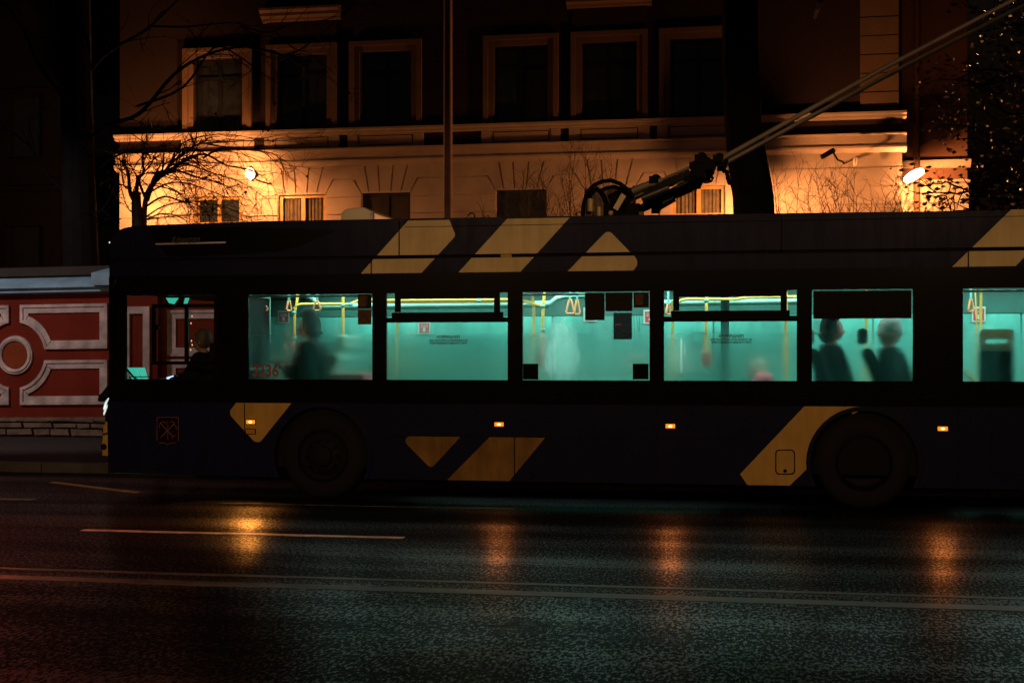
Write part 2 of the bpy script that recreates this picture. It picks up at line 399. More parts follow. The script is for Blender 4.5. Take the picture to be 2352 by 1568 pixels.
M['scr_teal'] = mat("dash_screen", (0.1, 0.5, 0.4), 0.4, emis=(0.05, 0.62, 0.45), estr=0.8)
M['scr_blue'] = mat("display_screen", (0.3, 0.5, 0.9), 0.4, emis=(0.42, 0.66, 1.0), estr=1.6)
M['scr_dim'] = mat("dim_screen", (0.05, 0.1, 0.2), 0.4, emis=(0.04, 0.16, 0.35), estr=0.5)
M['dash'] = mat("dashboard", (0.008, 0.008, 0.009), 0.6)
M['skin'] = mat("skin", (0.28, 0.17, 0.12), 0.6, var=0.1)
M['coat_black'] = mat("black_coat", (0.005, 0.007, 0.008), 0.9, spec=0.1, bump=0.4, bscale=25)
M['coat_teal'] = mat("dark_coat", (0.010, 0.018, 0.020), 0.9, spec=0.1, bump=0.4, bscale=25)
M['hat_pale'] = mat("pale_knit", (0.24, 0.30, 0.27), 0.9, spec=0.1, bump=0.5, bscale=60)
M['hat_grey'] = mat("grey_hood", (0.012, 0.018, 0.018), 0.9, spec=0.1, bump=0.5, bscale=60)
M['hat_fair'] = mat("fair_hair", (0.42, 0.40, 0.30), 0.8)
M['hat_pink'] = mat("pink_knit", (0.85, 0.25, 0.32), 0.9, bump=0.5, bscale=60)
M['hair'] = mat("brown_hair", (0.06, 0.05, 0.035), 0.7)
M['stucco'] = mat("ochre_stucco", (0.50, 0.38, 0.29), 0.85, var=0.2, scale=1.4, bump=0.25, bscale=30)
M['stucco_up'] = mat("dimmed_brown_stucco", (0.028, 0.012, 0.008), 0.85, var=0.2, scale=1.1, bump=0.25, bscale=30)  # brown upper wall, darkened to stand for the weak light above the cornice
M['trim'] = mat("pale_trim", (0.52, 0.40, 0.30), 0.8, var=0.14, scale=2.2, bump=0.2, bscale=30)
M['trim_up'] = mat("dimmed_upper_trim", (0.21, 0.125, 0.075), 0.8, var=0.14, scale=2.2, bump=0.2, bscale=30)  # pale trim darkened to paint in the dimmer light upstairs
M['wing_wall'] = mat("lit_red_brown_stucco", (0.17, 0.075, 0.042), 0.85, var=0.2, scale=1.1, bump=0.25, bscale=30)  # upper stucco brightened so the wing reads as floodlit
M['pane_dark'] = mat("dark_pane", (0.026, 0.030, 0.032), 0.15, var=0.4)
M['win_dark'] = mat("dark_window_frame", (0.012, 0.012, 0.012), 0.5)
M['win_wood'] = mat("varnished_frame", (0.52, 0.30, 0.09), 0.45, var=0.2, scale=8)
M['curtain'] = mat("net_curtain", (0.13, 0.10, 0.06), 0.9, var=0.45, scale=7)
M['room'] = mat("dim_room", (0.05, 0.035, 0.022), 0.9)
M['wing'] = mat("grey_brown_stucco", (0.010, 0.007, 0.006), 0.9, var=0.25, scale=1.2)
M['roofing'] = mat("roof_sheet", (0.07, 0.06, 0.06), 0.6)
M['lampglass'] = mat("lamp_glass", (1, 0.8, 0.5), 0.3, emis=(1.0, 0.78, 0.42), estr=6)
M['lampglass2'] = mat("lamp_glass_white", (1, 0.9, 0.7), 0.3, emis=(1.0, 0.84, 0.55), estr=16)
M['lampcase'] = mat("lamp_case", (0.25, 0.20, 0.15), 0.5, metal=0.3)
M['pole'] = mat("pole_paint", (0.26, 0.15, 0.11), 0.7, spec=0.2, var=0.2, scale=3)
M['bark'] = mat("dark_bark", (0.009, 0.008, 0.009), 0.95, spec=0.1, bump=0.8, bscale=14)
M['bark2'] = mat("twig_bark", (0.035, 0.024, 0.016), 0.85, bump=0.3, bscale=40)
M['leaf'] = mat("glossy_leaf", (0.06, 0.05, 0.018), 0.35, spec=0.5, var=0.5, scale=3)
M['leaf_dry'] = mat("dry_leaf", (0.16, 0.08, 0.03), 0.5, var=0.4, scale=3)
M['red_wall'] = mat("red_render", (0.175, 0.024, 0.014), 0.9, spec=0.08, var=0.25, scale=1.6, bump=0.25, bscale=30)
M['red_panel'] = mat("red_panel", (0.24, 0.05, 0.02), 0.9, spec=0.08, var=0.25, scale=1.6, bump=0.25, bscale=30)
M['white_frame'] = mat("white_moulding", (0.56, 0.46, 0.47), 0.85, spec=0.1, var=0.5, scale=3.0, bump=0.3, bscale=30)
M['coping'] = mat("blue_grey_coping", (0.22, 0.38, 0.55), 0.5, var=0.25, scale=3, bump=0.2, bscale=20)
M['stone'] = mat("plinth_stone", (0.17, 0.115, 0.085), 0.8, var=0.5, scale=5, bump=0.6, bscale=20)
M['mortar'] = mat("dark_mortar", (0.03, 0.022, 0.018), 0.9)
M['bushy'] = mat("distant_ground", (0.02, 0.018, 0.015), 0.9)

# ------------------------------------------------------------------ ground
YB = 15.15                                   # camera side of the trolleybus
YLINE = 9.50
g = MB().box(-120, 120, 18.35, 160, -0.3, 0.10)
structure(obj("pavement", g, M['paving']))
g = MB().box(-120, 120, YLINE, 18.08, -0.3, 0.0)
structure(obj("road", g, M['road_far']))
g = MB().box(-120, 120, -40, YLINE-0.002, -0.3, 0.003)
structure(obj("road", g, M['road_near']))
k = MB()
x = -60.0
while x < 60: k.box(x, x+0.985, 18.08, 18.35, -0.3, 0.125); x += 1.0
structure(obj("kerb", k, M['kerb']))
# painted markings
ln = MB().box(-60, 60, YLINE-0.24, YLINE-0.06, 0.0, 0.007); ln.box(-60, 60, YLINE+0.22, YLINE+0.30, -0.01, 0.004)
structure(obj("lane_line", ln, M['line']))
a_, b_ = G(190, 1217), G(925, 1236)
ln = MB().box(a_.x, b_.x, 12.02, 12.12, -0.01, 0.005); ln.box(a_.x-13, a_.x-9, 12.02, 12.12, -0.01, 0.005); ln.box(b_.x+9.5, b_.x+14, 12.02, 12.12, -0.01, 0.005)
structure(obj("lane_dash", ln, M['line_white']))
ln = MB().box(G(490, 1157).x, G(1190, 1166).x, 14.58, 14.64, -0.01, 0.004)
structure(obj("lane_line", ln, M['line']))
p0, p1, p2 = G(118, 1107), G(210, 1118), G(318, 1131)
q = MB()
pts = [p0, p1, p2]
q.plan([(p.x, p.y-0.07) for p in pts] + [(p.x, p.y+0.07) for p in reversed(pts)], -0.01, 0.005)
structure(obj("kerbside_line", q, M['line_yellow']))
pe = G(78, 1147)
structure(obj("stop_dash", MB().box(pe.x-4, pe.x, pe.y-0.07, pe.y+0.07, -0.01, 0.005), M['line_white']))

# ------------------------------------------------------------------ trolleybus
XF = PX(250, YB); XR = XF + 12.0
YFAR = YB + 2.52
bus = empty("trolleybus", (XF+6, YB+1.26, 0), "dark navy trolleybus with broad yellow diagonal stripes and misted teal lit windows", "trolleybus")
def bx(u): return PX(u, YB)
def bp(u, v): p = P(u, v, YB); return (p.x, p.z)
WX1, WX2, WZ = bx(738), bx(1985), 0.485
SK, BELT, SILL, WTOP, CANT, SEAM0, SEAM1, ROOF = 0.24, 1.075, 1.336, 2.286, 2.505, 2.667, 2.703, 3.095
def arc(cx, cz, r, a0, a1, n=18):
    return [(cx + r*math.cos(R(a0+(a1-a0)*i/n)), cz + r*math.sin(R(a0+(a1-a0)*i/n))) for i in range(n+1)]
AR = 0.555
sa = math.degrees(math.asin((SK-WZ)/AR))
nose_low = [bp(250, 1084), bp(247, 1056), bp(241, 1050)]
low = [bp(250, 1084)] + arc(WX1, WZ, AR, 180-sa, sa) + arc(WX2, WZ, AR, 180-sa, sa) + [(XR-0.05, SK), (XR, 0.4), (XR, BELT), bp(247, 926)[0:1] + (BELT,), bp(246, 955), bp(247, 1000), bp(248, 1050)]
obj("lower_side_panel", MB().prism(low, YB, YB+0.06), M['navy'], bus)
# window band with openings
WIN = [(287.7, 497), (570, 855), (887, 1166), (1200, 1492), (1525, 1830), (1865, 2097), (2212, 2520)]
holes = [(bx(a), bx(b), SILL, WTOP) for a, b in WIN]
obj("window_band", MB().holes(bp(250, 700)[0], XR, BELT+0.002, CANT, holes, YB+0.001, YB+0.05), M['black'], bus)
# upper side and roof fairing
obj("cove_panel", MB().prism([bp(252, 628)[0:1]+(CANT+0.001,), (XR, CANT+0.001), (XR, SEAM0), bp(253, 590)[0:1]+(SEAM0,)], YB, YB+0.06), M['navy'], bus)
obj("seam_channel", MB().box(bp(253.5, 590)[0], XR-0.02, YB+0.03, YB+0.055, SEAM0-0.004, SEAM1+0.004), M['matt_black'], bus)
fa = [bp(253, 583)[0:1]+(SEAM1,), (XR, SEAM1), (XR, ROOF-0.03), bp(1100, 497)[0:1]+(ROOF+0.01,), bp(600, 508), bp(320, 518), bp(288, 523), bp(268, 530), bp(258, 541), bp(253, 558)]
fairing = obj("roof_fairing", MB().prism(fa, YB, YB+0.06), M['navy'], bus)
def seam(x0, x1, z0, z1, d=0.0075): obj("panel_seam", MB().box(x0, x1, YB-d, YB+0.01, z0, z1), M['matt_black'], bus)
for u in (917, 1795): seam(bx(u)-0.006, bx(u)+0.006, SEAM1, ROOF-0.015)
for u in (853, 2224): seam(bx(u)-0.006, bx(u)+0.006, CANT+0.003, SEAM0)
seam(bx(930), XR, ROOF-0.085, ROOF-0.079, 0.0055)
obj("top_mounting", MB().box(bx(1150), bx(1175), YB+0.005, YB+0.03, SEAM0-0.001, SEAM1+0.001), M['yellow'], bus)
# shallow pressing line along the cove
obj("roof", MB().box(XF+0.35, XR-0.06, YB+0.06, YFAR-0.06, 2.80, 2.86), M['matt_black'], bus)
obj("roof_fairing", MB().box(XF+0.6, XR, YFAR-0.06, YFAR, 2.5, ROOF-0.1), M['navy'], bus)
# far side
mb = MB().holes(XF+1.55, XR, SK, 2.5, [], YFAR-0.04, YFAR)
obj("far_side_panel", mb, M['navy'], bus)
obj("rear_panel", MB().box(XR-0.06, XR-0.001, YB+0.06, YFAR-0.041, SK, ROOF-0.1), M['navy'], bus)
# front end: nose, windscreen, header
def front_poly(x_off, bulge):
    pts = []
    for i in range(9):
        y = YB + 0.01 + (YFAR-YB-0.02)*i/8
        pts.append((XF - x_off - bulge*(1-(2*i/8-1)**2), y))
    return pts
def front_slab(z0, z1, off, m, name, thick=0.05, bulge=0.2):
    f = front_poly(off, bulge); bk = [(x+thick, y) for x, y in reversed(f)]
    return obj(name, MB().plan(f+bk, z0, z1), m, bus, smooth=True)
front_slab(0.26, 0.45, -0.02, M['navy'], "front_bumper")
front_slab(0.452, 1.05, -0.03, M['navy'], "nose_panel")
front_slab(1.06, 2.45, -0.02, M['clear'], "windscreen", 0.008)
front_slab(2.46, 2.98, 0.0, M['black'], "destination_panel")
obj("front_door_glass", MB().box(XF+0.03, XF+1.5, YFAR-0.02, YFAR-0.012, 0.4, 2.4), M['clear'], bus)
# corner lamp cluster that wraps round the front edge
c0 = bp(250, 930)
mb = MB()
for (v0, v1, o0, o1) in ((914, 940, 0, 0), (926, 952, 0, 0)):
    pts = [P(249.5, v0, YB+0.01), P(243, v0+11, YB+0.012), P(239.5, v1-4, YB+0.03), P(238.5, v1, YB+0.05)]
    mb.tube(pts, [0.007, 0.013, 0.011, 0.006], 8)
hl = obj("headlight", MB().prism([bp(251, 905), bp(249, 912), bp(240, 934), bp(236, 955), bp(236, 968), bp(251, 968)], YB+0.055, YB+0.3), M['matt_black'], bus)
obj("light_tube", mb, M['head'], hl)
yl = MB().prism([bp(250, 967), bp(243, 968), bp(236.5, 980), bp(236, 996), bp(250, 992)], YB+0.002, YB+0.16)
yl.prism([bp(251, 996), bp(236, 1000), bp(234, 1018), bp(235, 1046), bp(251, 1047)], YB+0.002, YB+0.16)
obj("corner_trim", yl, M['yellow'], bus, bevel=0.004)
fl = MB().lathe_y([(0.0, YB-0.006), (0.035, YB-0.004), (0.042, YB+0.01)], bp(238, 1026)[0], bp(238, 1026)[1], 16)
obj("fog_lamp", fl, M['rim'], bus)
# mirror on its arm
mi = MB().prism([bp(250, 880), bp(242, 884), bp(230, 900), bp(221, 908), bp(219, 921), bp(225, 923), bp(237, 911), bp(246, 903)], YB+0.05, YB+0.16)
obj("wing_mirror", mi, M['matt_black'], bus, bevel=0.008)
mw = MB().tube([P(259, 700, YB-0.02), P(262, 655, YB-0.03), P(268, 640, YB-0.01)], [0.012, 0.012, 0.01], 8)
mw.tube([P(256, 762, YB-0.02), P(258, 705, YB-0.025)], [0.035, 0.04], 10)
obj("side_mirror", mw, M['black'], bus, smooth=True)
obj("marker_bulb", MB().blob(P(252.5, 557, YB+0.02), (0.014, 0.014, 0.014), 10, 6), M['head'], bus)

# destination side panel, silver line and script
dp = [bp(345, 529), bp(560, 521), bp(772, 528), bp(700, 560), bp(640, 578), bp(420, 590), bp(385, 588), bp(364, 562)]
dpo = obj("side_destination_panel", MB().prism(dp, YB-0.006, YB+0.002), M['black'], bus)
obj("silver_line", MB().prism([bp(358, 559), bp(519, 555), bp(519, 558.5), bp(358, 562.5)], YB-0.010, YB-0.004), M['chrome'], dpo)
pc = P(424, 552, YB-0.009)
text_mesh("script_lettering", "Адмирал", M['script'], dpo, pc, 0.115, width=0.36, shear=0.45, thick=0.001)

# stripes
def stripe(pts, m='yellow'):
    return obj("yellow_stripe", MB().prism(pts, YB-0.0035, YB+0.002), M[m], bus)
def rnd(poly, rads, n=6):
    out = []
    for i, p in enumerate(poly):
        r = rads.get(i, 0)
        if not r: out.append(p); continue
        a = Vector(poly[i-1]) - Vector(p); b = Vector(poly[(i+1) % len(poly)]) - Vector(p)
        h = a.angle(b)/2; d = r/math.tan(h)
        t0 = Vector(p) + a.normalized()*d; t1 = Vector(p) + b.normalized()*d
        cen = Vector(p) + (a.normalized()+b.normalized()).normalized()*(r/math.sin(h))
        v0 = t0-cen; v1 = t1-cen; an = v0.angle(v1)
        a0 = math.atan2(v0.y, v0.x); a1 = math.atan2(v1.y, v1.x)
        da = (a1-a0+math.pi) % (2*math.pi) - math.pi
        for j in range(n+1):
            t = a0+da*j/n; out.append((cen.x+r*math.cos(t), cen.y+r*math.sin(t)))
    return out
def zclip(poly, z0, z1):
    def half(pl, sgn, z):
        o = []
        for i in range(len(pl)):
            p, q = pl[i], pl[(i+1) % len(pl)]
            ip, iq = sgn*(p[1]-z) >= 0, sgn*(q[1]-z) >= 0
            if ip: o.append(p)
            if ip != iq:
                t = (z-p[1])/(q[1]-p[1]); o.append((p[0]+t*(q[0]-p[0]), z))
        return o
    return half(half(poly, 1, z0), -1, z1)
upper = [rnd([bp(828, 629), bp(967, 628), bp(1047, 541), bp(1030, 500), bp(942, 502)], {2: 0.05}),
         [bp(1050, 629), bp(1192, 628), bp(1310, 498), bp(1168, 499)],
         rnd([bp(1303, 624), bp(1452, 623), bp(1472, 604), bp(1397, 527)], {1: 0.05, 2: 0.09, 3: 0.06}),
         [bp(2187, 613), bp(2333, 611), bp(2470, 470), bp(2330, 474)]]
for pl in upper:
    for z0, z1 in ((CANT+0.003, SEAM0-0.002), (SEAM1+0.002, ROOF-0.012)):
        q = zclip(pl, z0, z1)
        if len(q) > 2: stripe(q, 'yellow_roof')
stripe(zclip(rnd([bp(524, 948), bp(546, 920), bp(674, 920), bp(592, 1022)], {0: 0.07, 3: 0.07}), 0.2, BELT-0.003))
stripe(zclip(rnd([bp(927, 1012), bp(940, 999), bp(1061, 999), bp(990, 1076)], {0: 0.05, 3: 0.05}), 0.2, 0.716), 'yellow_dim')
stripe(zclip([bp(1018, 1111), bp(1164, 1111), bp(1257, 999), bp(1129, 999)], SK+0.003, 0.716), 'yellow_dim')
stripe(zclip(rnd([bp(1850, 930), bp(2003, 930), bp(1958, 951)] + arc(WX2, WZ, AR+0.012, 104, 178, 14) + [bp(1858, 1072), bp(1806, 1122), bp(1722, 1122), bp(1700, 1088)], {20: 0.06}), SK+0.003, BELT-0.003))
# belt moulding line, door/flap outlines
def outline(pts, wdt, y0, y1):
    mb = MB(); n = len(pts)
    for i in range(n):
        p, q = Vector(pts[i]), Vector(pts[(i+1) % n]); d = (q-p)
        if d.length < 1e-6: continue
        nn = Vector((-d.y, d.x)).normalized()*wdt/2; e = d.normalized()*wdt/2
        mb.prism([tuple(p-nn-e), tuple(q-nn+e), tuple(q+nn+e), tuple(p+nn-e)], y0, y1)
    return mb
fl = rnd([bp(1782, 1033), bp(1825, 1033), bp(1825, 1088), bp(1782, 1088)], {0: 0.04, 1: 0.04, 2: 0.04, 3: 0.04})
flap = obj("filler_flap", MB().prism(fl, YB-0.008, YB-0.002), M['yellow'], bus, bevel=0.002)
obj("flap_gasket", outline(fl, 0.012, YB-0.0095, YB-0.003), M['sticker_dark'], flap)
obj("flap_lock", MB().lathe_y([(0, YB-0.012), (0.018, YB-0.012), (0.02, YB-0.006)], *bp(1803, 1081), 14), M['black'], flap)
obj("service_hatch", outline(rnd([bp(287, 934), bp(494, 935), bp(494, 1066), bp(287, 1064)], {0: 0.05, 1: 0.05, 2: 0.05, 3: 0.05}), 0.008, YB-0.003, YB+0.002), M['matt_black'], bus)
obj("service_hatch", outline(rnd([bp(2275, 990), bp(2420, 992), bp(2420, 1090), bp(2275, 1088)], {0: 0.05, 1: 0.05, 2: 0.05, 3: 0.05}), 0.008, YB-0.003, YB+0.002), M['matt_black'], bus)
for u, v0, v1 in ((562, 926, 1084), (1182, 1003, 1107), (1508, 933, 1110), (2200, 935, 1118)):
    x, zt = bp(u, v0); _, zb = bp(u, v1); seam(x-0.005, x+0.005, zb, zt, 0.006)
seam(bx(900), bx(1720), 0.719, 0.728, 0.005)
# arch lips and wheel wells
for cx in (WX1, WX2):
    o = arc(cx, WZ, AR+0.035, 180-sa, sa, 26); i_ = arc(cx, WZ, AR-0.012, sa, 180-sa, 26)
    obj("wheel_arch", MB().prism(o+i_, YB-0.018, YB+0.05), M['navy'], bus, bevel=0.006)
    ro = arc(cx, WZ, AR+0.02, 180-sa, sa, 26); ri = arc(cx, WZ, AR, sa, 180-sa, 26)
    well = MB().prism(ro+ri, YB+0.061, YB+0.62); well.box(cx-0.6, cx+0.6, YB+0.63, YB+0.66, 0.2, 1.06)
    obj("wheel_well", well, M['matt_black'], bus)
# wheels
def wheel(cx, recessed):
    w_ = empty("wheel", (cx, YB+0.2, WZ)); w_.parent = bus; w_.location = Vector((cx, YB+0.2, WZ)) - WL[bus]
    y0 = YB+0.045
    obj("tyre", MB().lathe_y([(0.29, y0+0.03), (0.30, y0+0.005), (0.36, y0-0.005), (0.43, y0+0.005), (0.468, y0+0.035), (0.482, y0+0.07), (0.483, y0+0.25), (0.46, y0+0.29), (0.30, y0+0.29)], cx, WZ, 56), M['rubber'], w_, smooth=True)
    if recessed:
        pr = [(0.295, y0+0.02), (0.275, y0+0.0), (0.262, y0+0.03), (0.25, y0+0.14), (0.16, y0+0.18), (0.115, y0+0.17), (0.11, y0+0.09), (0.06, y0+0.07), (0.0, y0+0.07)]
    else:
        pr = [(0.295, y0+0.02), (0.275, y0-0.005), (0.262, y0+0.03), (0.235, y0+0.05), (0.2, y0+0.03), (0.15, y0-0.005), (0.12, y0-0.015), (0.11, y0-0.05), (0.06, y0-0.07), (0.0, y0-0.075)]
    rm = MB().lathe_y(pr, cx, WZ, 48); yb = y0+0.17 if recessed else y0-0.02
    for k in range(10):
        t = 2*math.pi*k/10; r = 0.145 if recessed else 0.175
        rm.lathe_y([(0, yb-0.03), (0.014, yb-0.03), (0.016, yb+0.03)], cx+r*math.cos(t), WZ+r*math.sin(t), 8)
    obj("rim", rm, M['rim'], w_, smooth=True)
wheel(WX1, False); wheel(WX2, True)
obj("underframe", MB().box(XF+0.6, XR-0.5, YB+0.7, YFAR-0.1, 0.2, 0.34), M['matt_black'], bus)
# side marker lamps and reflector
for u, v in ((577, 968.5), (1147, 974), (1540, 978), (2165, 984)):
    x, z = bp(u, v)
    ho = obj("side_marker_lamp", MB().box(x-0.058, x+0.058, YB-0.012, YB+0.001, z-0.03, z+0.03), M['sticker_dark'], bus, bevel=0.003)
    obj("amber_lens", MB().box(x-0.05, x+0.05, YB-0.028, YB-0.011, z-0.022, z+0.022), M['lens_amber'], ho, bevel=0.006)
    obj("lamp_core", MB().blob((x, YB-0.030, z), (0.022, 0.006, 0.012), 12, 8), M['lens_core'], ho, smooth='all')
    lamp("side_marker_light", 'SPOT', (x, YB-0.045, z), 110.0 if u < 1000 else 13.0, (1.0, 0.33 if u < 1000 else 0.26, 0.05), 0.03, (x, YB-5, z-5), 82, 0.7)
x, z = bp(576, 990.5)
rf = obj("side_reflector", MB().box(x-0.062, x+0.062, YB-0.012, YB+0.001, z-0.034, z+0.034), M['black'], bus, bevel=0.006)
obj("reflector_lens", MB().box(x-0.052, x+0.052, YB-0.018, YB-0.01, z-0.026, z+0.026), M['reflector'], rf, bevel=0.004)
# coat of arms: shield outline, crossed anchors, sceptre
def seg(mb, p, q, wdt, y0, y1):
    p, q = Vector(p), Vector(q); d = q-p
    if d.length < 1e-6: return
    nn = Vector((-d.y, d.x)).normalized()*wdt/2
    mb.prism([tuple(p-nn), tuple(q-nn), tuple(q+nn), tuple(p+nn)], y0, y1)
sh = rnd([bp(361, 958), bp(410, 958), bp(410, 1016.5), bp(391, 1017), bp(385.5, 1021), bp(380, 1017), bp(361, 1016.5)], {2: 0.025, 6: 0.025})
em = obj("coat_of_arms", MB().prism(sh, YB-0.004, YB+0.001), M['emblem_field'], bus)
mb = outline(sh, 0.007, YB-0.0065, YB-0.003)
def ep(x, y): return bp(361 + (x-800)*49/240.0, 958 + (y-480)*58/290.0)
seg(mb, ep(835, 545), ep(975, 695), 0.010, YB-0.0065, YB-0.0035)
seg(mb, ep(1000, 545), ep(845, 710), 0.010, YB-0.0072, YB-0.003)
seg(mb, ep(922, 520), ep(922, 745), 0.006, YB-0.006, YB-0.003)
for pts in ([(830, 610), (826, 570), (838, 540), (870, 530), (905, 545)], [(950, 535), (975, 528), (998, 545), (998, 575)], [(1000, 575), (1022, 590), (1012, 620)], [(975, 695), (1018, 683)], [(975, 695), (970, 725)], [(985, 690), (992, 705)]):
    for i in range(len(pts)-1): seg(mb, ep(*pts[i]), ep(*pts[i+1]), 0.007, YB-0.0068, YB-0.0032)
obj("emblem_lines", mb, M['emblem'], em)

# window panes
GY0, GY1 = YB+0.030, YB+0.036
panes = []
for i, (a, b) in enumerate(WIN):
    m = M['clear'] if i == 0 else (M['glass_spot'] if i == 3 else M['glass'])
    panes.append(obj("window_pane", MB().box(bx(a)+0.001, bx(b)-0.001, GY0, GY1, SILL+0.001, WTOP-0.001), m, bus))
def zv(u, v): return P(u, v, YB).z
def frame_bars(name, bars, parent, y0=YB+0.012, y1=YB+0.042, m=None):
    mb = MB()
    for (u0, u1, v0, v1) in bars:
        mb.box(bx(u0), bx(u1), y0, y1, zv((u0+u1)/2, v1), zv((u0+u1)/2, v0))
    return obj(name, mb, m or M['black'], parent)
frame_bars("sliding_frame", [(347.5, 356, 698, 837), (356, 497, 698, 706), (356, 497, 829.5, 837), (422.5, 430.5, 706, 829.5)], panes[0])
frame_bars("sash_latch", [(356, 362.5, 745, 757)], panes[0])
frame_bars("vent_frame", [(906, 919, 669, 717), (919, 1134, 669, 686), (1134, 1147.5, 669, 717), (899, 1155, 717, 729), (885, 1168, 729, 740)], panes[2])
frame_bars("vent_frame", [(1546, 1560, 664, 713), (1560, 1793, 664, 681), (1793, 1807.5, 664, 713), (1541, 1814, 713, 725.5), (1523, 1832, 725.5, 738)], panes[4])
frame_bars("roller_blind", [(1868.5, 2094.5, 667, 731)], panes[5], YB+0.045, YB+0.06, M['matt_black'])
frame_bars("corner_patch", [(1200.5, 1235.5, 835, 871.5)], panes[3], YB+0.015, YB+0.029)
frame_bars("corner_patch", [(1453, 1489, 835, 871)], panes[3], YB+0.015, YB+0.029)
def sticker(name, u0, u1, v0, v1, m, pane, dy=0.0):
    return frame_bars(name, [(u0, u1, v0, v1)], pane, YB+0.024-dy, YB+0.0295-dy, m)
s1 = sticker("exit_sticker", 820.5, 851.5, 675.5, 708, M['sticker_dark'], panes[1])
frame_bars("sticker_field", [(824, 840, 679, 703)], s1, YB+0.022, YB+0.0245, M['sticker_amber'])
mb = MB()
def man(mb, cu, cv, s):
    mb.lathe_y([(0, YB+0.019), (0.012*s, YB+0.019), (0.012*s, YB+0.023)], *bp(cu+3*s, cv-9*s), 12)
    for p, q, wd in (((2, -6), (-1, 1), 0.018), ((-1, 1), (3, 5), 0.013), ((3, 5), (1, 11), 0.012), ((-1, 1), (-5, 5), 0.013), ((-5, 5), (-9, 6), 0.011), ((1, -5), (-5, -3), 0.010), ((2, -5), (6, -1), 0.010)):
        seg(mb, bp(cu+p[0]*s, cv+p[1]*s), bp(cu+q[0]*s, cv+q[1]*s), wd*s, YB+0.0195, YB+0.0235)
man(mb, 838, 691, 1.0)
obj("running_figure", mb, M['sticker_ink'], s1)
s2 = sticker("wheelchair_sticker", 820.5, 851.5, 711, 745, M['sticker_amber'], panes[1])
mb = MB()
mb.lathe_y([(0, YB+0.0215), (0.014, YB+0.0215), (0.014, YB+0.0245)], *bp(833, 717), 12)
ring = arc(*bp(834, 734), 0.040, 100, 400, 16)
for i in range(len(ring)-1): seg(mb, ring[i], ring[i+1], 0.012, YB+0.0215, YB+0.0245)
for p, q in (((833, 720), (834, 730)), ((834, 730), (843, 730)), ((843, 730), (846.5, 739)), ((833.5, 724), (841, 725))):
    seg(mb, bp(*p), bp(*q), 0.012, YB+0.0212, YB+0.0245)
obj("wheelchair_figure", mb, M['sticker_ink'], s2)
p = P(609, 852.5, YB+0.026)
text_mesh("fleet_number", "3236", M['num_red'], panes[1], (p.x, YB+0.026, p.z), 0.19, width=0.31, thick=0.002, bold=0.003)
for pn, cu, cv in ((panes[2], 1029.5, 781), (panes[4], 1679.5, 779)):
    for s, dv, wd, sz in (("ПОЖАЛУЙСТА", -7, 0.262, 0.040), ("НЕ ОТКРЫВАЙТЕ ФОРТОЧКИ ПРИ", 0.8, 0.43, 0.030), ("РАБОТАЮЩЕМ КОНДИЦИОНЕРЕ", 7, 0.415, 0.030)):
        p = P(cu, cv+dv, YB+0.026)
        text_mesh("mirrored_notice", s, M['sticker_ink'], pn, (p.x, YB+0.027, p.z), sz, width=wd, mirror=True, thick=0.0012, bold=0.0011 if dv > -5 else 0.002)
s3 = sticker("back_of_poster", 1343, 1388, 672.5, 735, M['sticker_dark'], panes[3])
s4 = sticker("back_of_poster", 1390, 1452, 671.5, 714.5, M['sticker_dark'], panes[3])
s5 = sticker("exit_sticker", 1455, 1490, 671.5, 706, M['sticker_dark'], panes[3])
frame_bars("sticker_field", [(1459, 1476, 675, 700)], s5, YB+0.022, YB+0.0245, M['sticker_amber'])
mb = MB(); man(mb, 1473, 689, 1.0); obj("running_figure", mb, M['sticker_ink'], s5)
s6 = sticker("blue_poster", 1408.5, 1451, 718, 779, M['poster_blue'], panes[3])
for v in (726, 730.5, 735, 739): frame_bars("printed_line", [(1412, 1447, v, v+1.3)], s6, YB+0.0215, YB+0.0245, M['sticker_ink'])
frame_bars("red_bar", [(1413, 1427, 744, 746.5)], s6, YB+0.0213, YB+0.0245, M['red_print'])
mb = MB()
for p, q in (((1421, 757), (1433, 768)), ((1433, 768), (1444, 752)), ((1412, 753), (1421, 757)), ((1421, 757), (1437, 750))): seg(mb, bp(*p), bp(*q), 0.01, YB+0.0215, YB+0.0245)
obj("poster_drawing", mb, M['sticker_ink'], s6)

# ------------------------------------------------------------------ bus interior
FY = YFAR - 0.07
obj("saloon_floor", MB().box(XF+1.3, XR-0.1, YB+0.67, FY, 0.345, 0.36), M['floor_in'], bus)
obj("saloon_ceiling", MB().box(XF+1.62, XR-0.1, YB+0.07, FY, 2.50, 2.54), M['far_top'], bus)
obj("cab_ceiling", MB().box(XF+0.15, XF+1.6, YB+0.07, FY, 2.32, 2.36), M['matt_black'], bus)
obj("far_lining", MB().box(XF+1.0, XR-0.1, FY, FY+0.03, 0.36, 0.95), M['lining'], bus)
obj("far_upper_lining", MB().box(XF+1.0, XR-0.1, FY-0.01, FY+0.03, 2.108, 2.50), M['far_top'], bus)
px = XF+1.0
for wd in (1.75, 2.0, 2.0, 1.9, 1.7, 1.55):
    obj("far_window", MB().box(px+0.012, px+wd-0.012, FY+0.004, FY+0.025, 0.951, 2.107), M['far_pane'], bus); px += wd
obj("far_window_frame", MB().box(XF+1.0, XR-0.1, FY+0.026, FY+0.029, 0.951, 2.107), M['lining'], bus)
obj("near_lining", MB().holes(XF+1.62, XR-0.1, 0.36, 2.49, [(h[0]-0.03, h[1]+0.03, SILL-0.03, WTOP+0.03) for h in holes[1:]], YB+0.072, YB+0.088), M['matt_black'], bus)
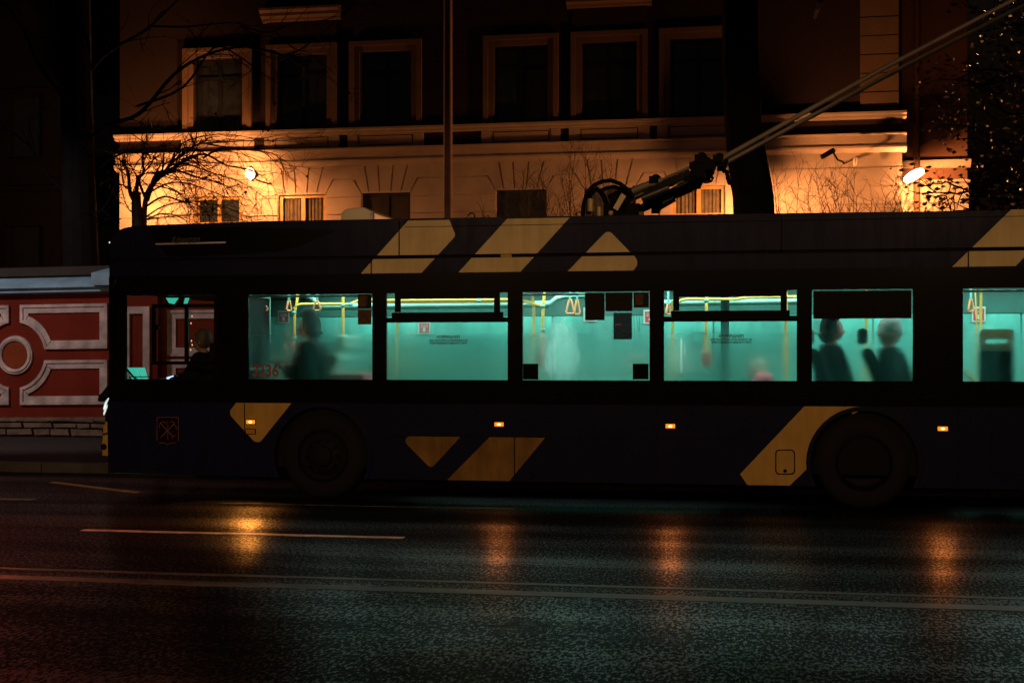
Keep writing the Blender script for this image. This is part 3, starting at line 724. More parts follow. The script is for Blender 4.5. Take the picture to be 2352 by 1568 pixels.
for y, z in ((YB+0.60, 2.47), (YB+2.0, 2.47)):
    n_ = 14; L0_ = XF+1.75; st_ = (XR-0.3-L0_)/n_
    for i in range(n_):
        x0 = L0_+st_*i
        cl = obj("ceiling_light", MB().box(x0+0.02, x0+st_-0.02, y-0.09, y+0.09, z+0.012, z+0.029), M['matt_black'], bus)
        obj("light_strip", MB().add([(x0+0.05, y-0.06, z), (x0+st_-0.05, y-0.06, z), (x0+st_-0.05, y+0.06, z), (x0+0.05, y+0.06, z)], [(0, 3, 2, 1)]), M['led_strip'], cl)
# cab partition, dashboard, screens, driver's controls
xp = bx(560)
obj("cab_partition", MB().box(xp-0.03, xp, YB+0.09, YB+0.86, 0.36, 2.31), M['matt_black'], bus)
mb = MB()
yy = YB+0.45
fr = rnd([(YB+0.12, 1.45), (YB+0.80, 1.45), (YB+0.80, 2.28), (YB+0.12, 2.28)], {0: 0.04, 1: 0.04})
for i in range(len(fr)):
    p, q = fr[i], fr[(i+1) % len(fr)]
    mb.tube([(xp+0.012, p[0], p[1]), (xp+0.012, q[0], q[1])], 0.010, 6)
obj("partition_frame", mb, M['pale_tube'], bus)
obj("cab_bulkhead", MB().box(xp-0.75, xp-0.72, YB+0.95, YB+1.65, 0.36, 2.31), M['matt_black'], bus)
dz = SILL
obj("dashboard", MB().side([(YB+0.1, 0.4), (YB+2.3, 0.4), (YB+2.3, 1.22), (YB+1.2, 1.33), (YB+0.1, 1.31)], XF+0.08, XF+0.62), M['dash'], bus)
pA = [P(u, v, YB+0.28) for u, v in ((291, 844), (312, 844), (324, 872), (303, 872))]
pB = [P(u, v, YB+0.28) for u, v in ((314.5, 844), (331, 844), (339, 872), (326.5, 872))]
for q in (pA, pB):
    obj("dash_screen", MB().prism([(p.x, p.z) for p in q], YB+0.28, YB+0.30), M['scr_teal'], bus)
mb = MB().tube([P(289, 845, YB+0.25), P(305, 864, YB+0.25), P(325, 880, YB+0.25)], 0.012, 6).tube([P(300, 865, YB+0.25), P(345, 865, YB+0.25)], 0.006, 6)
obj("dash_stalk", mb, M['dash'], bus)
q = [P(u, v, YB+0.32) for u, v in ((382, 866.5), (397, 862), (398.5, 869.5), (383, 870.5))]
obj("display_screen", MB().prism([(p.x, p.z) for p in q], YB+0.32, YB+0.34), M['scr_blue'], bus)
q = [P(u, v, YB+0.36) for u, v in ((404, 862), (416, 862), (416, 872), (404, 872))]
obj("display_screen", MB().prism([(p.x, p.z) for p in q], YB+0.36, YB+0.38), M['scr_dim'], bus)
mb = MB()
wc = Vector((P(400, 850, YB+0.62).x, YB+0.62, 1.32))
ring = [wc + Vector((0.16*math.cos(t), 0.23*math.sin(t), 0.08*math.cos(t))) for t in [2*math.pi*i/24 for i in range(25)]]
mb.tube(ring, 0.014, 8, False); mb.tube([wc+Vector((-0.14, 0, -0.07)), wc+Vector((0.14, 0, 0.07))], 0.012, 6)
mb.tube([wc, wc+Vector((-0.2, 0, -0.5))], 0.03, 8)
obj("steering_wheel", mb, M['dash'], bus, smooth=True)
mb = MB().prism([(p.x, p.z) for p in (P(381, 684, YB+0.9), P(408, 684, YB+0.9), P(398, 698, YB+0.9), P(388, 696, YB+0.9))], YB+0.9, YB+0.93)
mb.prism([(p.x, p.z) for p in (P(425, 684, YB+0.9), P(433, 684, YB+0.9), P(428, 697, YB+0.9), P(422, 697, YB+0.9))], YB+0.9, YB+0.93)
obj("cab_mirror", mb, M['scr_teal'], bus)  # mirror glows teal by itself, a painted reflection
mb = MB().box(P(385, 700, YB+0.96).x, P(420, 700, YB+0.96).x, YB+0.935, YB+0.97, P(400, 700, YB+0.95).z-0.02, 2.32)
obj("mirror_bracket", mb, M['matt_black'], bus)
# rails
def rail(pts, r=0.0175, m='rail', name="grab_rail"):
    return obj(name, MB().tube([P(*p) for p in pts], r, 10), M[m], bus, smooth=True)
Y1, Y2 = YB+0.75, YB+1.75
rail([(684, 676, Y1), (681, 700, Y1), (677, 716, Y1), (676, 775, Y1), (672.5, 806, Y1)])
rail([(676, 709, Y1), (681, 702, Y1), (689, 699, Y1), (700, 698.5, Y1), (788, 698, Y1)])
rail([(788, 680, Y1), (788, 770, Y1), (787, 830, Y1)])
rail([(788, 700, Y1), (805, 698, Y1), (822, 690, Y1+0.1), (880, 686, Y1+0.15)])
rail([(880, 690, Y1), (1175, 688, Y1)])
rail([(880, 694.5, Y1+0.5), (1210, 692, Y1+0.5)])
rail([(912, 690, Y2-0.3), (912, 800, Y2-0.3), (912, 880, Y2-0.3)])
rail([(1200, 690, Y1+0.4), (1215, 694, Y1+0.3), (1232, 699, Y1+0.2), (1247, 702, Y1)])
rail([(1251, 672, Y1), (1247.5, 705, Y1), (1246, 762, Y1), (1246, 812, Y1)])
rail([(1222, 676, Y2-0.5), (1226, 700, Y2-0.5), (1226, 800, Y2-0.5), (1226, 880, Y2-0.5)])
rail([(1545, 690, Y2-0.4), (1545, 880, Y2-0.4)])
rail([(1557, 694, Y1), (1566, 689, Y1), (1580, 687, Y1), (1690, 687.5, Y1), (1715, 683, Y1), (1860, 681, Y1)])
rail([(1623, 670, Y1), (1622, 760, Y1), (1622, 806, Y1)])
rail([(1806, 670, Y1+0.2), (1805, 880, Y1+0.2)])
rail([(1990, 665, Y1+0.6), (1990, 770, Y1+0.6), (1986, 880, Y1+0.6)])
rail([(2253, 665, Y1+0.3), (2253, 790, Y1+0.3), (2249, 880, Y1+0.3)], 0.016)
rail([(2240, 665, Y1+0.1), (2247, 860, Y1+0.1)], 0.008)
for Yd, v0 in ((Y2+0.35, 700),):
    rail([(735, 702, Yd), (745, 705, Yd), (1240, 699, Yd), (1262, 699, Yd)], 0.045, 'pale_tube', "air_duct")
    rail([(704, 681, Yd), (716, 685, Yd), (733, 702, Yd)], 0.04, 'pale_tube', "air_duct")
    rail([(1262, 699, Yd), (1280, 685, Yd), (1300, 680, Yd), (1345, 679, Yd)], 0.035, 'pale_tube', "air_duct")
    rail([(1500, 697, Yd), (1850, 692, Yd)], 0.04, 'pale_tube', "air_duct")
rail([(1236, 855, Y2), (1460, 855, Y2)], 0.02, 'lining', "door_rail")
rail([(1525, 856, Y2), (1640, 856, Y2)], 0.02, 'lining', "door_rail")
rail([(566, 681, YB+0.12), (856, 679, YB+0.12)], 0.012, 'pale_tube', "blind_rail")
rail([(1198, 677, YB+0.12), (1345, 676, YB+0.12)], 0.012, 'pale_tube', "blind_rail")
rail([(2212, 669, YB+0.12), (2500, 666, YB+0.12)], 0.012, 'pale_tube', "blind_rail")
for (u, v, Y) in ((675.5, 718, Y1), (676, 777, Y1), (788, 701, Y1), (1247, 703, Y1), (1247, 758, Y1), (1622, 690, Y1), (1100, 690, Y1), (805, 699, Y1)):
    p = P(u, v, Y); obj("rail_joint", MB().blob(p, (0.03, 0.03, 0.026), 12, 8), M['joint'], bus, smooth='all')
# hanging straps: webbing and a triangular handle
def strap(u, v0, v1, Y, tilt=0.0, flat=1.0):
    a, b = P(u, v0, Y), P(u, v1, Y); h = a.z-b.z
    st = empty("hand_strap", a); st.parent = bus; st.location = a - WL[bus]
    obj("strap_webbing", MB().box(a.x-0.012, a.x+0.012, Y-0.008, Y+0.008, a.z-h*0.32, a.z+0.12), M['joint'], st)
    mb = MB()
    def q(x, z): return (a.x + x*flat + tilt*(z), Y + (1-flat)*x, a.z - h*0.25 + z)
    H = h*0.75
    mb.tube([q(-0.012, 0), q(-0.03, -H*0.45), q(-0.048, -H*0.85), q(-0.035, -H), q(0.035, -H), q(0.048, -H*0.85), q(0.03, -H*0.45), q(0.012, 0), q(-0.012, 0)], 0.012, 8, False)
    obj("strap_handle", mb, M['strap'], st, smooth=True)
strap(593, 692, 712, Y1+0.1, 0.3, 0.8); strap(604, 692, 712, Y1-0.05, -0.3, 0.8)
strap(663.5, 684, 713, Y1-0.1, 0, 0.45); strap(728, 684, 713, Y1-0.1, 0, 0.95)
strap(1309.5, 678, 720, Y1, 0, 0.95); strap(1325.5, 678, 721, Y1+0.1, 0, 0.6)
strap(1535, 690, 722, Y1, 0, 0.5); strap(2230, 678, 715, Y1, 0, 0.6)
# far-wall notices
def far_sign(name, u0, u1, v0, v1, m, Y=None, dy=0.0):
    Y = (Y or FY-0.015) - dy; a, b = P(u0, v0, Y), P(u1, v1, Y)
    return obj(name, MB().box(a.x, b.x, Y-0.004, Y, b.z, a.z), m, bus)
def exit_notice(u0, u1, v0, v1):
    s = far_sign("exit_notice", u0, u1, v0, v1, M['white_print'])
    w_, h_ = u1-u0, v1-v0
    Y = FY-0.02
    a, b = P(u0+w_*.12, v0+h_*.14, Y), P(u0+w_*.88, v0+h_*.9, Y)
    r = obj("red_field", MB().box(a.x, b.x, Y-0.005, Y-0.001, b.z, a.z), M['red_print'], s)
    c = P((u0+u1)/2, v0+h_*.36, Y-0.006)
    text_mesh("notice_lettering", "ВЫХОД", M['white_print'], r, c, 0.05, width=(b.x-a.x)*.72, mirror=True, thick=0.001)
    mb = MB(); cu = (u0+u1)/2
    seg(mb, tuple(P(cu, v0+h_*.5, Y))[0::2], tuple(P(cu, v0+h_*.72, Y))[0::2], 0.03, Y-0.008, Y-0.004)
    pts = [P(cu-w_*.17, v0+h_*.68, Y), P(cu+w_*.17, v0+h_*.68, Y), P(cu, v0+h_*.86, Y)]
    mb.prism([(p.x, p.z) for p in pts], Y-0.0085, Y-0.0042)
    obj("notice_arrow", mb, M['white_print'], r)
exit_notice(638, 665, 713, 742); exit_notice(1478, 1510, 711, 743); exit_notice(2232, 2264, 704, 739)
exit_notice(960, 989, 738, 767); exit_notice(1340, 1372, 706, 738)
sg = far_sign("seat_notice", 1886-16, 1886+20, 735, 763, M['lining'])
for (u0, u1, v0, v1) in ((621, 640, 816, 845), (1444, 1472, 813, 845), (1588, 1619, 761, 793)):
    s = far_sign("wall_notice", u0, u1, v0, v1, M['white_print'] if u0 < 1500 else M['lining'])
    far_sign("notice_picture", u0+6, u1-6, v0+8, v1-6, M['lining'] if u0 < 1500 else M['far_pane'], None, 0.006).parent = s
    ch = s.children[0]; ch.location = WL[ch] - WL[s]
# ticket validators on rails
for (u0, u1, v0, v1, Y, badge) in ((1237, 1252, 809, 843, Y1-0.04, True), (1612, 1633, 805, 842, Y1-0.04, False), (668, 677, 786, 806, Y1-0.04, False), (1241, 1251, 770, 806, Y1-0.03, False)):
    a, b = P(u0, v0, Y), P(u1, v1, Y)
    v_ = obj("ticket_validator", MB().box(a.x, b.x, Y-0.04, Y+0.02, b.z, a.z), M['valid'], bus, bevel=0.015)
    if badge:
        c = P((u0+u1)/2-0.5, 818, Y-0.043)
        obj("blue_badge", MB().lathe_y([(0, Y-0.046), (0.028, Y-0.046), (0.03, Y-0.035)], c.x, c.z, 18), M['blue'], v_)
    if u0 == 668:
        c = P(672, 797, Y-0.043); obj("red_button", MB().box(c.x-0.014, c.x+0.014, Y-0.046, Y-0.035, c.z-0.03, c.z+0.03), M['red_print'], v_)
# light caught on the door edges, made as thin glowing tubes
for u, v0, v1 in ((1273.5, 780, 852), (1565, 779, 854)):
    a, b = P(u, v0, FY-0.05), P(u, v1, FY-0.05)
    obj("door_glint", MB().tube([a, b], [0.009, 0.014], 8), M['tube'], bus)
    a, b = P(u+18 if u < 1400 else u+6, v0+10 if u < 1400 else v0+18, FY-0.05), P(u+8 if u < 1400 else u+8, v1 if u < 1400 else v0+34, FY-0.05)
    obj("door_glint", MB().tube([a, b], 0.0045, 6), M['tube'], bus)
mb = MB()
for pts in ([(1456, 722), (1457, 770), (1457, 800)], [(1462, 724), (1466, 760), (1477, 800), (1480, 860)], [(1468, 726), (1470, 770), (1478, 800)]):
    mb.tube([P(u, v, Y2+0.2) for u, v in pts], 0.004, 5)
obj("hanging_cable", mb, M['far_top'], bus)
p = P(1665, 800, Y2+0.1)
obj("door_post", MB().tube([(p.x, p.y, 0.4), (p.x, p.y, 2.3)], 0.05, 10), M['coat_teal'], bus, smooth=True)
# podium floors over the wheel arches
for cx in (WX1, WX2):
    obj("wheel_podium", MB().box(cx-0.85, cx+0.95, YB+0.1, YB+1.0, 0.37, 0.0+1.07 if False else 0.80), M['lining'], bus)
# seats
def seat(x, y, z, face, shell='seat', pad='seat', wdt=0.42, recl=0.12):
    s = empty("passenger_seat", (x, y, z)); s.parent = bus; s.location = Vector((x, y, z)) - WL[bus]
    f = face
    hw = wdt/2
    obj("seat_cushion", MB().box(min(x, x+f*0.42), max(x, x+f*0.42), y-hw, y+hw, z+0.40, z+0.47), M['seat_red'], s, bevel=0.02)
    def bk(t, o): return (x - f*(recl*t + o), z+0.46+0.62*t)
    prof = [bk(0, -0.04), bk(0.5, -0.05), bk(0.95, -0.03), bk(1.0, 0.0), bk(1.0, 0.05), bk(0.9, 0.09), bk(0.5, 0.07), bk(0, 0.06)]
    obj("backrest", MB().prism(prof, y-hw, y+hw), M[pad], s, bevel=0.03)
    hx = x - f*(recl*1.22+0.02); hz = z+0.46+0.62*1.2
    obj("headrest", MB().box(hx-0.05, hx+0.05, y-0.13, y+0.13, hz-0.085, hz+0.085), M[shell], s, bevel=0.04)
    obj("seat_leg", MB().box(x+f*0.05-0.03, x+f*0.05+0.35*0+0.1, y-0.15, y+0.15, z, z+0.40), M['steel'], s)
    return s
p = P(765, 800, YB+0.62); q = P(787, 800, YB+1.05)
seat(p.x-0.15, YB+0.62, 0.55, -1, recl=0.22); seat(q.x-0.15, YB+1.12, 0.55, -1, recl=0.22)
# seats with the rear passengers face the back
p = P(1895, 820, YB+0.55); seat(p.x+0.05, YB+0.55, 0.60, 1, pad='seat_dark', recl=0.16)
p = P(2035, 820, YB+0.42); seat(p.x+0.02, YB+0.42, 0.60, 1, 'seat_dark', 'seat_dark', recl=0.2)
p = P(1990, 830, YB+1.3); seat(p.x, YB+1.4, 0.60, -1, recl=0.15)
p = P(2128, 830, YB+1.1); seat(p.x, YB+1.1, 0.55, -1, recl=0.12)
obj("seat_ledge", MB().box(P(770, 860, YB+0.5).x, P(845, 860, YB+0.5).x, YB+0.35, YB+0.75, 1.2, P(800, 858, YB+0.5).z), M['seat_red'], bus, bevel=0.02)
# high seat seen from behind in the rear window
a, b = P(2249, 756, YB+0.4), P(2330, 880, YB+0.4)
hs = empty("passenger_seat", (0.5*(a.x+b.x), YB+0.45, 0.36)); hs.parent = bus; hs.location = WL[hs]-WL[bus]
cx_, hw = (a.x+b.x)/2, (b.x-a.x)/2
top = rnd([(cx_-hw, 1.72), (cx_+hw, 1.72), (cx_+hw, a.z), (cx_-hw, a.z)], {2: 0.08, 3: 0.08})
slot = 1.765
obj("headrest", MB().holes(cx_-hw, cx_+hw, 1.66, a.z-0.05, [(cx_-hw*0.62, cx_+hw*0.62, slot-0.035, slot+0.005)], YB+0.40, YB+0.46), M['seat'], hs, bevel=0.008)
obj("headrest_top", MB().prism(rnd([(cx_-hw, a.z-0.05), (cx_+hw, a.z-0.05), (cx_+hw*0.9, a.z), (cx_-hw*0.9, a.z)], {2: 0.03, 3: 0.03}), YB+0.40, YB+0.46), M['seat'], hs)
obj("backrest", MB().box(cx_-hw, cx_+hw, YB+0.39, YB+0.47, 0.8, 1.658), M['seat_dark'], hs, bevel=0.02)
obj("seat_cushion", MB().box(cx_-hw, cx_+hw, YB+0.47, YB+0.9, 0.78, 0.86), M['seat_dark'], hs, bevel=0.02)
obj("seat_leg", MB().box(cx_-0.15, cx_+0.15, YB+0.5, YB+0.8, 0.36, 0.78), M['steel'], hs)
rail([(2214, 850, YB+0.6), (2226, 866, YB+0.6), (2245, 884, YB+0.6)], 0.022, 'rail', "seat_handle")

# roof equipment
def rp(u, v): p = P(u, v, YB+0.45); return (p.x, p.z)
mb = MB().prism([rp(778, 520), rp(785, 487), rp(795, 478.5), rp(836, 476), rp(859, 488), rp(859, 520)], YB+0.45, YB+1.5)
ru = obj("roof_unit", mb, M['cream'], bus, bevel=0.02)
obj("unit_endcap", MB().box(P(851, 490, YB+0.45).x, P(858, 490, YB+0.45).x, YB+0.438, YB+0.46, P(855, 508, YB+.45).z, P(855, 489, YB+.45).z), M['white_frame'] if 'white_frame' in M else M['cream'], ru)
tb = empty("trolley_base", P(1430, 520, YB+1.2)); tb.parent = bus; tb.location = WL[tb]-WL[bus]
YA, YC = YB+0.95, YB+1.55
obj("base_plate", MB().box(P(1335, 500, YA).x, P(1480, 500, YA).x, YA-0.2, YC+0.2, 2.86, 3.06), M['matt_black'], tb)
def gp(x, y, Y): return P(1292+x*0.1953, 315.8+y*0.1953, Y)
mb = MB()
for Y in (YA, YC):
    mb.tube([gp(235, 960, Y), gp(245, 800, Y), gp(285, 650, Y), gp(370, 560, Y), gp(470, 515, Y), gp(570, 505, Y), gp(680, 545, Y), gp(760, 610, Y), gp(840, 700, Y)], 0.024, 8)
mb.tube([gp(430, 640, YA+.2), gp(500, 600, YA+.2), gp(600, 580, YA+.2), gp(700, 600, YA+.2), gp(800, 700, YA+.2)], 0.022, 8)
mb.tube([gp(300, 900, YA+.3), gp(320, 680, YA+.3), gp(400, 600, YA+.3), gp(480, 680, YA+.3), gp(560, 900, YA+.3)], 0.03, 8)
mb.tube([gp(800, 620, YA), gp(840, 570, YA), gp(870, 620, YA), gp(850, 690, YA), gp(810, 640, YA)], 0.012, 6)
obj("cable_loop", mb, M['matt_black'], tb, smooth=True)
for x0, x1, y0, y1 in ((290, 375, 720, 870), (402, 465, 815, 930)):
    a, b = gp((x0+x1)/2, y0, YA-.1), gp((x0+x1)/2, y1, YA-.1); r = (x1-x0)*0.1953*0.0047/2
    prof = []
    n = 7
    for i in range(n):
        z0 = b.z + (a.z-b.z)*i/n; z1 = b.z+(a.z-b.z)*(i+0.5)/n
        prof += [(r, z0), (r, z1-0.002), (r*0.86, z1), (r*0.86, z1+(a.z-b.z)*0.45/n)]
    obj("insulator", MB().lathe_z([(0, b.z)]+prof+[(0, a.z)], a.x, a.y, 16), M['brass'], tb)
q = [gp(*p, YA-.15) for p in ((595, 830), (695, 655), (748, 690), (650, 860))]
obj("tag_plate", MB().prism([(p.x, p.z) for p in q], YA-.16, YA-.13), M['brass'], tb)
obj("end_stop", MB().blob(gp(570, 888, YA-.15), (0.03, 0.03, 0.03), 12, 8), M['brass'], tb, smooth='all')
mb = MB()
mb.tube([gp(560, 760, YA+.2), gp(700, 700, YA+.2), gp(800, 760, YA+.2)], [0.09, 0.1, 0.09], 10)
mb.box(gp(480, 900, YA).x, gp(900, 900, YA).x, YA, YC, 3.02, gp(600, 780, YA).z)
obj("pivot_housing", mb, M['matt_black'], tb)
# two spring arms with pneumatic cylinders
mb = MB()
mb.tube([gp(820, 630, YA), gp(1060, 535, YA)], 0.042, 12); mb.tube([gp(1045, 545, YA), gp(1175, 500, YA)], [0.055, 0.04], 12)
mb.tube([gp(1140, 510, YA), gp(1560, 318, YA)], 0.016, 8)
obj("pneumatic_cylinder", mb, M['brass'] if False else M['grp'], tb, smooth=True)
mb = MB()
for (x0, y0, x1, y1, Y, r) in ((850, 700, 1580, 400, YA, 0.036), (780, 910, 1620, 540, YC, 0.040), (900, 830, 1560, 480, YC-.15, 0.03), (930, 720, 1250, 590, YA, 0.052), (1050, 850, 1310, 700, YC, 0.055)):
    obj("spring_arm", MB().tube([gp(x0, y0, Y), gp(x1, y1, Y)], r, 10), M['steel'], tb, smooth=True)
for (x0, y0, x1, y1, Y, R_) in ((950, 660, 1500, 425, YA, 0.05), (1120, 760, 1560, 560, YC, 0.05)):
    A, B = gp(x0, y0, Y), gp(x1, y1, Y); d = (B-A); L_ = d.length; d.normalize(); e = d.cross(Vector((0,1,0))).normalized(); f_ = Vector((0,1,0))
    n = 26*8
    mb = MB().tube([A + d*L_*i/n + (e*math.cos(2*math.pi*i/8) + f_*math.sin(2*math.pi*i/8))*R_ for i in range(n+1)], 0.010, 5, False)
    obj("coil_spring", mb, M['steel'], tb, smooth=True)
random.seed(3)
for (x, y, Y, r) in ((1540, 330, YA, .045), (1620, 250, YA, .06), (1680, 290, YA, .05), (1600, 400, YA, .085), (1660, 430, YC, .09), (1740, 330, YA, .06), (1830, 250, YA, .055), (1880, 300, YC, .06), (1580, 560, YC, .05), (1700, 420, YC, .07), (1490, 470, YA, .05), (1870, 350, YC, .05), (1080, 500, YA, .055), (1100, 850, YC, .05)):
    c = gp(x, y, Y); mb = MB().box(c.x-r, c.x+r*0.9, Y-r, Y+r, c.z-r*0.8, c.z+r*0.7)
    mb.blob(c+Vector((r*.3, 0, r*.3)), (r*1.0, r*1.1, r*.9), 10, 6)
    obj("pole_clamp", mb, M['matt_black'], tb)
mb = MB().tube([gp(1590, 300, YA), gp(1570, 230, YA), gp(1640, 205, YA)], 0.02, 8)
obj("cable_end", mb, M['matt_black'], tb)
mb = MB()
mb.tube([gp(1640, 520, YA), gp(1700, 530, YA), gp(1755, 515, YA), gp(1770, 475, YA), gp(1745, 455, YA)], 0.013, 8)
obj("pole_hook", mb, M['matt_black'], tb)
mb = MB(); pts = [gp(1900, 380, YA), gp(1935, 420, YA), gp(1945, 470, YA), gp(1960, 520, YA), gp(2000, 560, YA)]
for i, p in enumerate(pts): mb.blob(p, (0.025, 0.02, 0.04), 8, 6)
mb.tube(pts, 0.018, 6)
obj("safety_chain", mb, M['matt_black'], tb)
for (u0, v0, u1, v1, Y) in ((1650, 369, 2420, -48, YA), (1655, 381, 2420, -22, YC)):
    A = P(u0, v0, Y); B = P(u1, v1, Y)
    obj("trolley_boom", MB().tube([A, A.lerp(B, .5)+Vector((0, 0, 0.03)), B], [0.029, 0.027, 0.022], 12), M['grp'], tb, smooth=True)
mb = MB()
for u, v, s in ((1083, 497, 1.0), (1330, 493, 0.8), (1365, 495, 0.6), (1120, 499, 0.5)):
    c = P(u*0+u, v, YB+0.3); mb.lathe_y([(0.03*s, YB+0.29), (0.045*s, YB+0.3), (0.03*s, YB+0.31), (0.03*s, YB+0.29)], c.x, c.z, 14)
obj("lifting_eye", mb, M['steel'], bus)

# ------------------------------------------------------------------ people
def skinned(name, verts, edges, radii, m, parent=None, sub=1, origin=None):
    me = bpy.data.meshes.new(name); me.from_pydata([tuple(v) for v in verts], edges, [])
    o = bpy.data.objects.new(name, me); C.objects.link(o)
    md = o.modifiers.new("skin", 'SKIN'); md.use_smooth_shade = True
    for i, sv in enumerate(me.skin_vertices[0].data):
        r = radii[i]; sv.radius = (r, r) if not hasattr(r, '__len__') else r
    me.skin_vertices[0].data[0].use_root = True
    sb = o.modifiers.new("sub", 'SUBSURF'); sb.levels = sub; sb.render_levels = sub
    bpy.context.view_layer.update()
    dg = bpy.context.evaluated_depsgraph_get()
    new = bpy.data.meshes.new_from_object(o.evaluated_get(dg)); bpy.data.objects.remove(o)
    org = Vector(origin) if origin is not None else Vector((0, 0, 0))
    for v in new.vertices: v.co -= org
    for p in new.polygons: p.use_smooth = True
    new.materials.clear()
    return link_mesh(name, new, parent, org, m)
def head_mesh(mb, c, f, s=1.0):
    # a modelled head: skull, jaw, brow, nose, lips and ears; f is the facing direction in x
    c = Vector(c); nu, nv = 20, 16; vs = []
    for j in range(nv+1):
        ph = math.pi*j/nv
        for k in range(nu):
            t = 2*math.pi*k/nu
            dx, dy, dz_ = math.sin(ph)*math.cos(t), math.sin(ph)*math.sin(t), math.cos(ph)
            x, y, z = 0.098*dx, 0.076*dy, 0.118*dz_
            if dz_ < -0.1: y *= 1 - 0.30*(-dz_-0.1); x = x*(1-0.18*(-dz_-0.1)) + 0.018*(-dz_)
            if dx > 0.75 and abs(dy) < 0.3:
                if -0.35 < dz_ < 0.05: x += 0.022*(1-abs(dy)/0.3)*(1-abs(dz_+0.2)/0.2 if abs(dz_+0.2) < 0.2 else 0)
                if -0.68 < dz_ < -0.5: x += 0.007
            if dx > 0.6 and 0.0 < dz_ < 0.2 and 0.2 < abs(dy) < 0.5: x -= 0.010
            vs.append(c + Vector((f*x, y, z))*s)
    fs = []
    for j in range(nv):
        for k in range(nu): fs.append((j*nu+k, j*nu+(k+1) % nu, (j+1)*nu+(k+1) % nu, (j+1)*nu+k))
    mb.add(vs, fs)
    for sy in (-1, 1): mb.blob(c+Vector((-f*0.01, sy*0.078, -0.005))*s, (0.02*s, 0.010*s, 0.033*s), 8, 6)
def person(label, head, f, coat, seatz, lean=0.0, hat=None, hat_kind='beanie', scale=1.0, arms='lap', bulk=1.2):
    h = Vector(head); s = scale
    yv = Vector((0, 1, 0))
    hipz = seatz+0.10*s
    neck = h + Vector((-f*0.03, 0, -0.15))*s
    hip = Vector((h.x - f*(0.02-lean)*1.0, h.y, hipz))
    chest = neck.lerp(hip, 0.32) + Vector((-f*0.03*s, 0, 0)); belly = neck.lerp(hip, 0.68)
    V = [hip, belly, chest, neck, h - Vector((0, 0, 0.07*s))]
    rad = [0.15*s, 0.14*s, (0.155*s, 0.13*s), 0.06*s, 0.062*s]; E = [(0, 1), (1, 2), (2, 3), (3, 4)]
    cv = [hip - Vector((0, 0, 0.03)), belly, chest, neck - Vector((0, 0, 0.02))]; cr = [0.21*s*bulk, 0.19*s*bulk, (0.20*s*bulk, 0.165*s*bulk), 0.10*s]; ce = [(0, 1), (1, 2), (2, 3)]
    for sy in (-1, 1):
        sh = chest + Vector((0, sy*0.19, 0.11))*s
        if arms == 'phone' : el = sh + Vector((f*0.06, sy*0.06, -0.29))*s; wr = el + Vector((f*0.22, -sy*0.10, 0.10))*s
        elif arms == 'wheel': el = sh + Vector((f*0.13, sy*0.07, -0.24))*s; wr = el + Vector((f*0.25, -sy*0.02, -0.02))*s
        else: el = sh + Vector((f*0.05, sy*0.07, -0.29))*s; wr = el + Vector((f*0.20, -sy*0.11, -0.12))*s
        n = len(V); V += [sh, el, wr]; rad += [0.062*s, 0.046*s, 0.03*s]; E += [(2, n), (n, n+1), (n+1, n+2)]
        d = (wr-el).normalized(); up = Vector((0, 0, 1)); sd = Vector((0, -sy, 0))
        palm = wr + d*0.05*s; V.append(palm); rad.append((0.036*s, 0.018*s)); E.append((n+2, n+3)); pi_ = n+3
        for q, (off, L_) in enumerate(((-0.030, .060), (-0.010, .070), (0.010, .066), (0.029, .052))):
            k0 = len(V); b0 = palm + d*0.04*s + up*off*s
            V += [b0, b0 + d*L_*.5*s + sd*0.012*s, b0 + d*L_*.8*s + sd*0.035*s]; rad += [0.0095*s, 0.0088*s, 0.0075*s]
            E += [(pi_, k0), (k0, k0+1), (k0+1, k0+2)]
        k0 = len(V); V += [palm + up*0.035*s + sd*0.01*s, palm + up*0.058*s + d*0.035*s + sd*0.025*s]; rad += [0.011*s, 0.0085*s]; E += [(pi_, k0), (k0, k0+1)]
        m0 = len(cv); cv += [sh, el, el.lerp(wr, 0.9)]; cr += [0.095*s*bulk, 0.078*s*bulk, 0.058*s*bulk]; ce += [(2, m0), (m0, m0+1), (m0+1, m0+2)]
        hp = hip + Vector((0, sy*0.09, -0.02))*s; kn = hp + Vector((f*0.42, sy*0.03, 0.02))*s; an = kn + Vector((f*0.03, 0, -0.42))*s; to = an + Vector((f*0.14, sy*.02, -0.05))*s
        n = len(V); V += [hp, kn, an, to]; rad += [0.09*s, 0.062*s, 0.045*s, 0.036*s]; E += [(0, n), (n, n+1), (n+1, n+2), (n+2, n+3)]
    me_o = skinned("person", V, E, rad, M['skin'], None, 1, hip)
    # the head joins the neck inside the same mesh
    mb = MB(); head_mesh(mb, h - WL[me_o], f, s)
    bm = bmesh.new(); bm.from_mesh(me_o.data); vs = [bm.verts.new(p) for p in mb.v]
    for fc in mb.f:
        try: bm.faces.new([vs[i] for i in fc]).smooth = True
        except ValueError: pass
    bmesh.ops.recalc_face_normals(bm, faces=bm.faces); bm.to_mesh(me_o.data); bm.free()
    tag(me_o, label, "person")
    skinned("coat", cv, ce, cr, M[coat], me_o, 2, hip)
    mb = MB()
    for sy in (-1, 1):
        hp = hip + Vector((0, sy*0.09, -0.02))*s; kn = hp + Vector((f*0.42, sy*0.03, 0.02))*s; an = kn + Vector((f*0.03, 0, -0.40))*s
        mb.tube([hp, kn-Vector((f*0.05, 0, 0)), kn+Vector((f*0.02, 0, -0.04)), an], [0.105*s, 0.085*s, 0.08*s, 0.06*s], 12)
    obj("trousers", mb, M['coat_black'], me_o, smooth=True)
